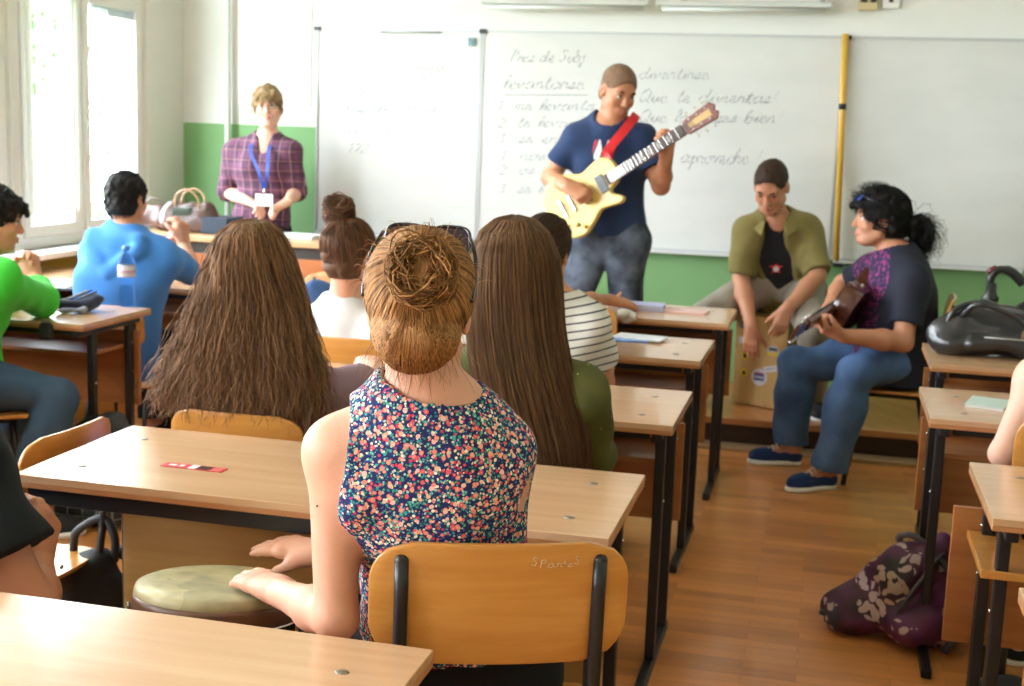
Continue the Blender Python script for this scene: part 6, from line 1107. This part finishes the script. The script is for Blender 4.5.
# right-hand desks
q = atz(988, 402, .76); t = empty('small_notebook', (q[0], q[1], .7505), -.25, 'small pale green notebook with white pages on the desk', 'notebook'); MB().bb(-.055, .055, -.075, .075, .0, .008).build('pages', mat('pages', (.74, .74, .72), .6), t); MB().bb(-.057, .057, -.077, .077, .0082, .0098).build('cover', mat('mint_cover', rgb(190, 208, 202), .45), t)
BLK = mat('black_leather', (.018, .018, .020), .30, coat=.35, bump=.25, bscale=60)
q = atz(985, 352, .76); t = softbag('leather_bag', (q[0]+.07, 5.08, .7505), .12, 'large glossy black leather bag slumped on the desk', [rc((-.19, 0, .06), (.22, 0, .055), .075, .080, .04), rc((-.13, .02, .13), (.20, .02, .13), .06, .05, .06), el((-.20, -.02, .05), (.075, .08, .05), k=.04), rc((-.14, -.085, .055), (.14, -.095, .05), .035, .035, .015)], BLK, folds=.008, fscale=17)
for pts in ([(-.18, -.03, .14), (-.13, -.08, .20), (-.02, -.10, .17), (.05, -.10, .12)], [(.02, .03, .17), (.10, .02, .215), (.22, .0, .19), (.27, -.02, .10)], [(-.23, -.02, .09), (-.20, -.03, .17), (-.10, .0, .20), (.0, .03, .17)]): MB().tube(catmull(pts, 6), .010, 8).build('strap', BLK, t)
MB().tube([(-.11, -.128, .085), (.12, -.135, .08)], .003, 6).build('zipper', M_GREY, t); MB().box((.03, -.125, .10), (.02, .006, .03)).build('buckle', M_STEEL, t, bevel=.002)
q = at(990, 300, 5.5); bx, by = q[0], 5.5; t = empty('camera_tripod', (bx, by, 0), 0, 'black tripod with a curved grip sticking up behind the leather bag', 'tripod')
MB().tube([(0, 0, .35), (0, 0, .93)], .012, 12).build('centre_column', M_BLACK, t)
for k in range(3): a = k*2.094+.5; MB().tube([(0, 0, .80), (math.cos(a)*.14, math.sin(a)*.14, .004)], [.013, .009], 8).build('leg', M_BLACK, t)
MB().lathe([(.03, .90), (.035, .92), (.022, .94), (.02, .98)], n=16).build('tripod_head', M_BLACK, t); MB().tube(catmull([(0, 0, .96), (-.005, 0, 1.0), (.02, 0, 1.035), (.07, .0, 1.03), (.12, 0, .985)], 6), [.016]*16+[.020]*9, 10).build('grip', M_BLACK, t); MB().tube([(-.02, 0, 1.02), (.015, 0, 1.045)], .013, 10).build('red_lock_knob', mat('dark_red', rgb(90, 26, 30), .4), t)
# purple floral backpack on the floor
w = NT('purple_floral_cloth', .6, .1); v = w.tc.outputs['Object']; dn_ = w.n('TexNoise'); dn_.inputs['Scale'].default_value = 14; w.l(v, dn_.inputs[0]); vv = w.n('VectorMath', operation='ADD'); sc_ = w.n('VectorMath', operation='SCALE'); sc_.inputs['Scale'].default_value = .05; w.l(dn_.outputs['Color'], sc_.inputs[0]); w.l(v, vv.inputs[0]); w.l(sc_.outputs[0], vv.inputs[1])
x1 = w.n('TexVoronoi'); x1.inputs['Scale'].default_value = 11; w.l(vv.outputs[0], x1.inputs[0]); x2 = w.n('TexVoronoi'); x2.inputs['Scale'].default_value = 34; w.l(vv.outputs[0], x2.inputs[0])
big_ = w.noise(w.mp(), 6, 2); c = w.ramp(big_, [(.35, rgb(24, 14, 22)), (.45, rgb(70, 22, 52)), (.6, rgb(98, 36, 92)), (.72, rgb(44, 18, 38))]); pet = w.math('MULTIPLY', w.math('LESS_THAN', x1.outputs['Distance'], .52), w.math('LESS_THAN', x2.outputs['Distance'], .5)); pet = w.math('MULTIPLY', pet, w.math('GREATER_THAN', w.sep(x1.outputs['Color'])[0], .25)); c = w.mix(pet, c, w.ramp(w.sep(x1.outputs['Color'])[1], [(.2, rgb(196, 176, 190)), (.6, rgb(176, 150, 130))]))
q = atz(888, 650, 0); t = softbag('floral_backpack', (q[0]+.01, 4.02, .001), -.1, 'purple backpack with white flower print slumped on the floor', [rc((-.10, 0, .065), (.14, 0, .10), .085, .105, .05), rc((.0, .01, .18), (.13, .02, .30), .095, .060, .06), el((-.13, -.01, .05), (.075, .085, .055), k=.04), rc((.02, -.10, .07), (.12, -.09, .10), .05, .05, .03)], w.m, folds=.010, fscale=18); w.out(c)
MB().tube(catmull([(.01, -.115, .10), (.06, -.115, .20), (.12, -.05, .285), (.17, .0, .32)], 6), .006, 8).build('zipper', mat('zip_dark', (.06, .05, .06), .5), t); MB().tube(catmull([(.04, .03, .27), (.0, .02, .31), (.03, .0, .335), (.08, .0, .315)], 6), .010, 8).build('grab_loop', mat('strap_grey', (.12, .12, .14), .7), t)
MB().tube(catmull([(.10, -.02, .30), (.17, -.08, .24), (.20, -.10, .10), (.16, -.12, .02)], 6), .012, 8).build('shoulder_strap', mat('strap_dark', (.04, .03, .04), .8), t); MB().tube([(-.19, -.03, .05), (-.215, -.035, .06)], .010, 8).build('pull_tab', mat('tab', (.06, .05, .06), .6), t)
# black backpacks on the left
BP = mat('black_nylon', (.014, .015, .018), .6, bump=.3, bscale=300)
t = softbag('black_backpack', (-1.80, 2.86, .001), .15, 'black backpack with top loop on the floor beside the ticket desk', [rc((0, 0, .12), (0, 0, .30), .135, .11, .04, flat=(np.array([0, 1, 0.]), 1.4)), el((0, -.09, .14), (.10, .06, .12), k=.03)], BP, folds=.006, fscale=20)
MB().tube(catmull([(-.05, .02, .40), (-.03, .0, .46), (.04, .0, .50), (.07, .0, .45), (.06, .02, .38)], 6), .011, 8).build('grab_loop', BP, t); MB().tube(catmull([(.06, .04, .40), (.13, .06, .36), (.165, .05, .24), (.13, .04, .06)], 6), .018, 8).build('shoulder_strap', BP, t); MB().tube([(-.09, -.14, .22), (.09, -.14, .22)], .004, 6).build('zipper', M_GREY, t)
w = NT('dark_check', .8); s = w.sep(w.tc.outputs['Object']); g = w.math('MAXIMUM', w.math('LESS_THAN', w.math('FRACT', w.math('MULTIPLY', s[0], 16)), .1), w.math('LESS_THAN', w.math('FRACT', w.math('MULTIPLY', s[2], 22)), .12))
t = softbag('checked_backpack', (-2.62, 4.30, .001), 0, 'dark backpack with a checked lower pocket on the floor under the water bottle desk', [rc((0, 0, .13), (0, 0, .27), .15, .135, .05, flat=(np.array([0, 1, 0.]), 1.2)), rc((-.09, 0, .28), (.09, 0, .28), .05, .05, .05)], BP, folds=.006, fscale=20)
sdf_obj('checked_pocket', [rc((-.09, -.13, .06), (.10, -.13, .06), .055, .055, .02)], w.out(w.mix(g, (.02, .024, .024), (.16, .18, .18))), t, h=.006, folds=.003); MB().tube(catmull([(-.13, -.06, .25), (-.08, -.09, .34), (.05, -.09, .35), (.12, -.06, .27)], 6), .008, 8).build('red_piping', mat('piping', rgb(110, 30, 40), .6), t)
# under the right-hand desk
q = atz(985, 680, 0.01); t = empty('white_bottle', (.60, 3.02, .001), 0, 'whitish plastic bottle standing on the floor under the purple backpack\'s desk', 'bottle'); MB().lathe([(.03, 0), (.034, .005), (.034, .16), (.028, .19), (.013, .21), (.013, .225)], n=20).build('bottle_body', mat('milky_plastic', rgb(176, 180, 160), .35), t); MB().lathe([(.015, .226), (.015, .245)], n=16).build('cap', M_GREY, t)
t = softbag('dark_cloth_bag', (.52, 3.28, .001), 0, 'small black cloth bag on the floor behind the whitish bottle', [rc((-.05, 0, .08), (.05, 0, .08), .075, .075, .04), el((0, 0, .16), (.09, .05, .05), k=.04)], BP)
# scratched letters on the near chair back
chN = CH['N']; sc_m = mat('scratch', rgb(216, 190, 150), .7); x_ = .045
for ch_ in ('S', 'P', 'a', 'r', 'i', 's', 'S'):
    mb = MB()
    for st_ in GL[ch_][0]:
        pts = []
        for x, y in (catmull([np.array(p, float) for p in st_], 4)):
            X_ = x_+x*.010; Z_ = .826+.007*y+(.004 if ch_ in 'iS' else 0); y_ = -.185-.026*(1-(2*X_/.41)**2)-(Z_-.660)*.12-.0008; pts.append((X_, y_, Z_))
        mb.tube(pts, .0007, 4)
    mb.build('scratched_letter', sc_m, chN); x_ += GL[ch_][1]*.0115
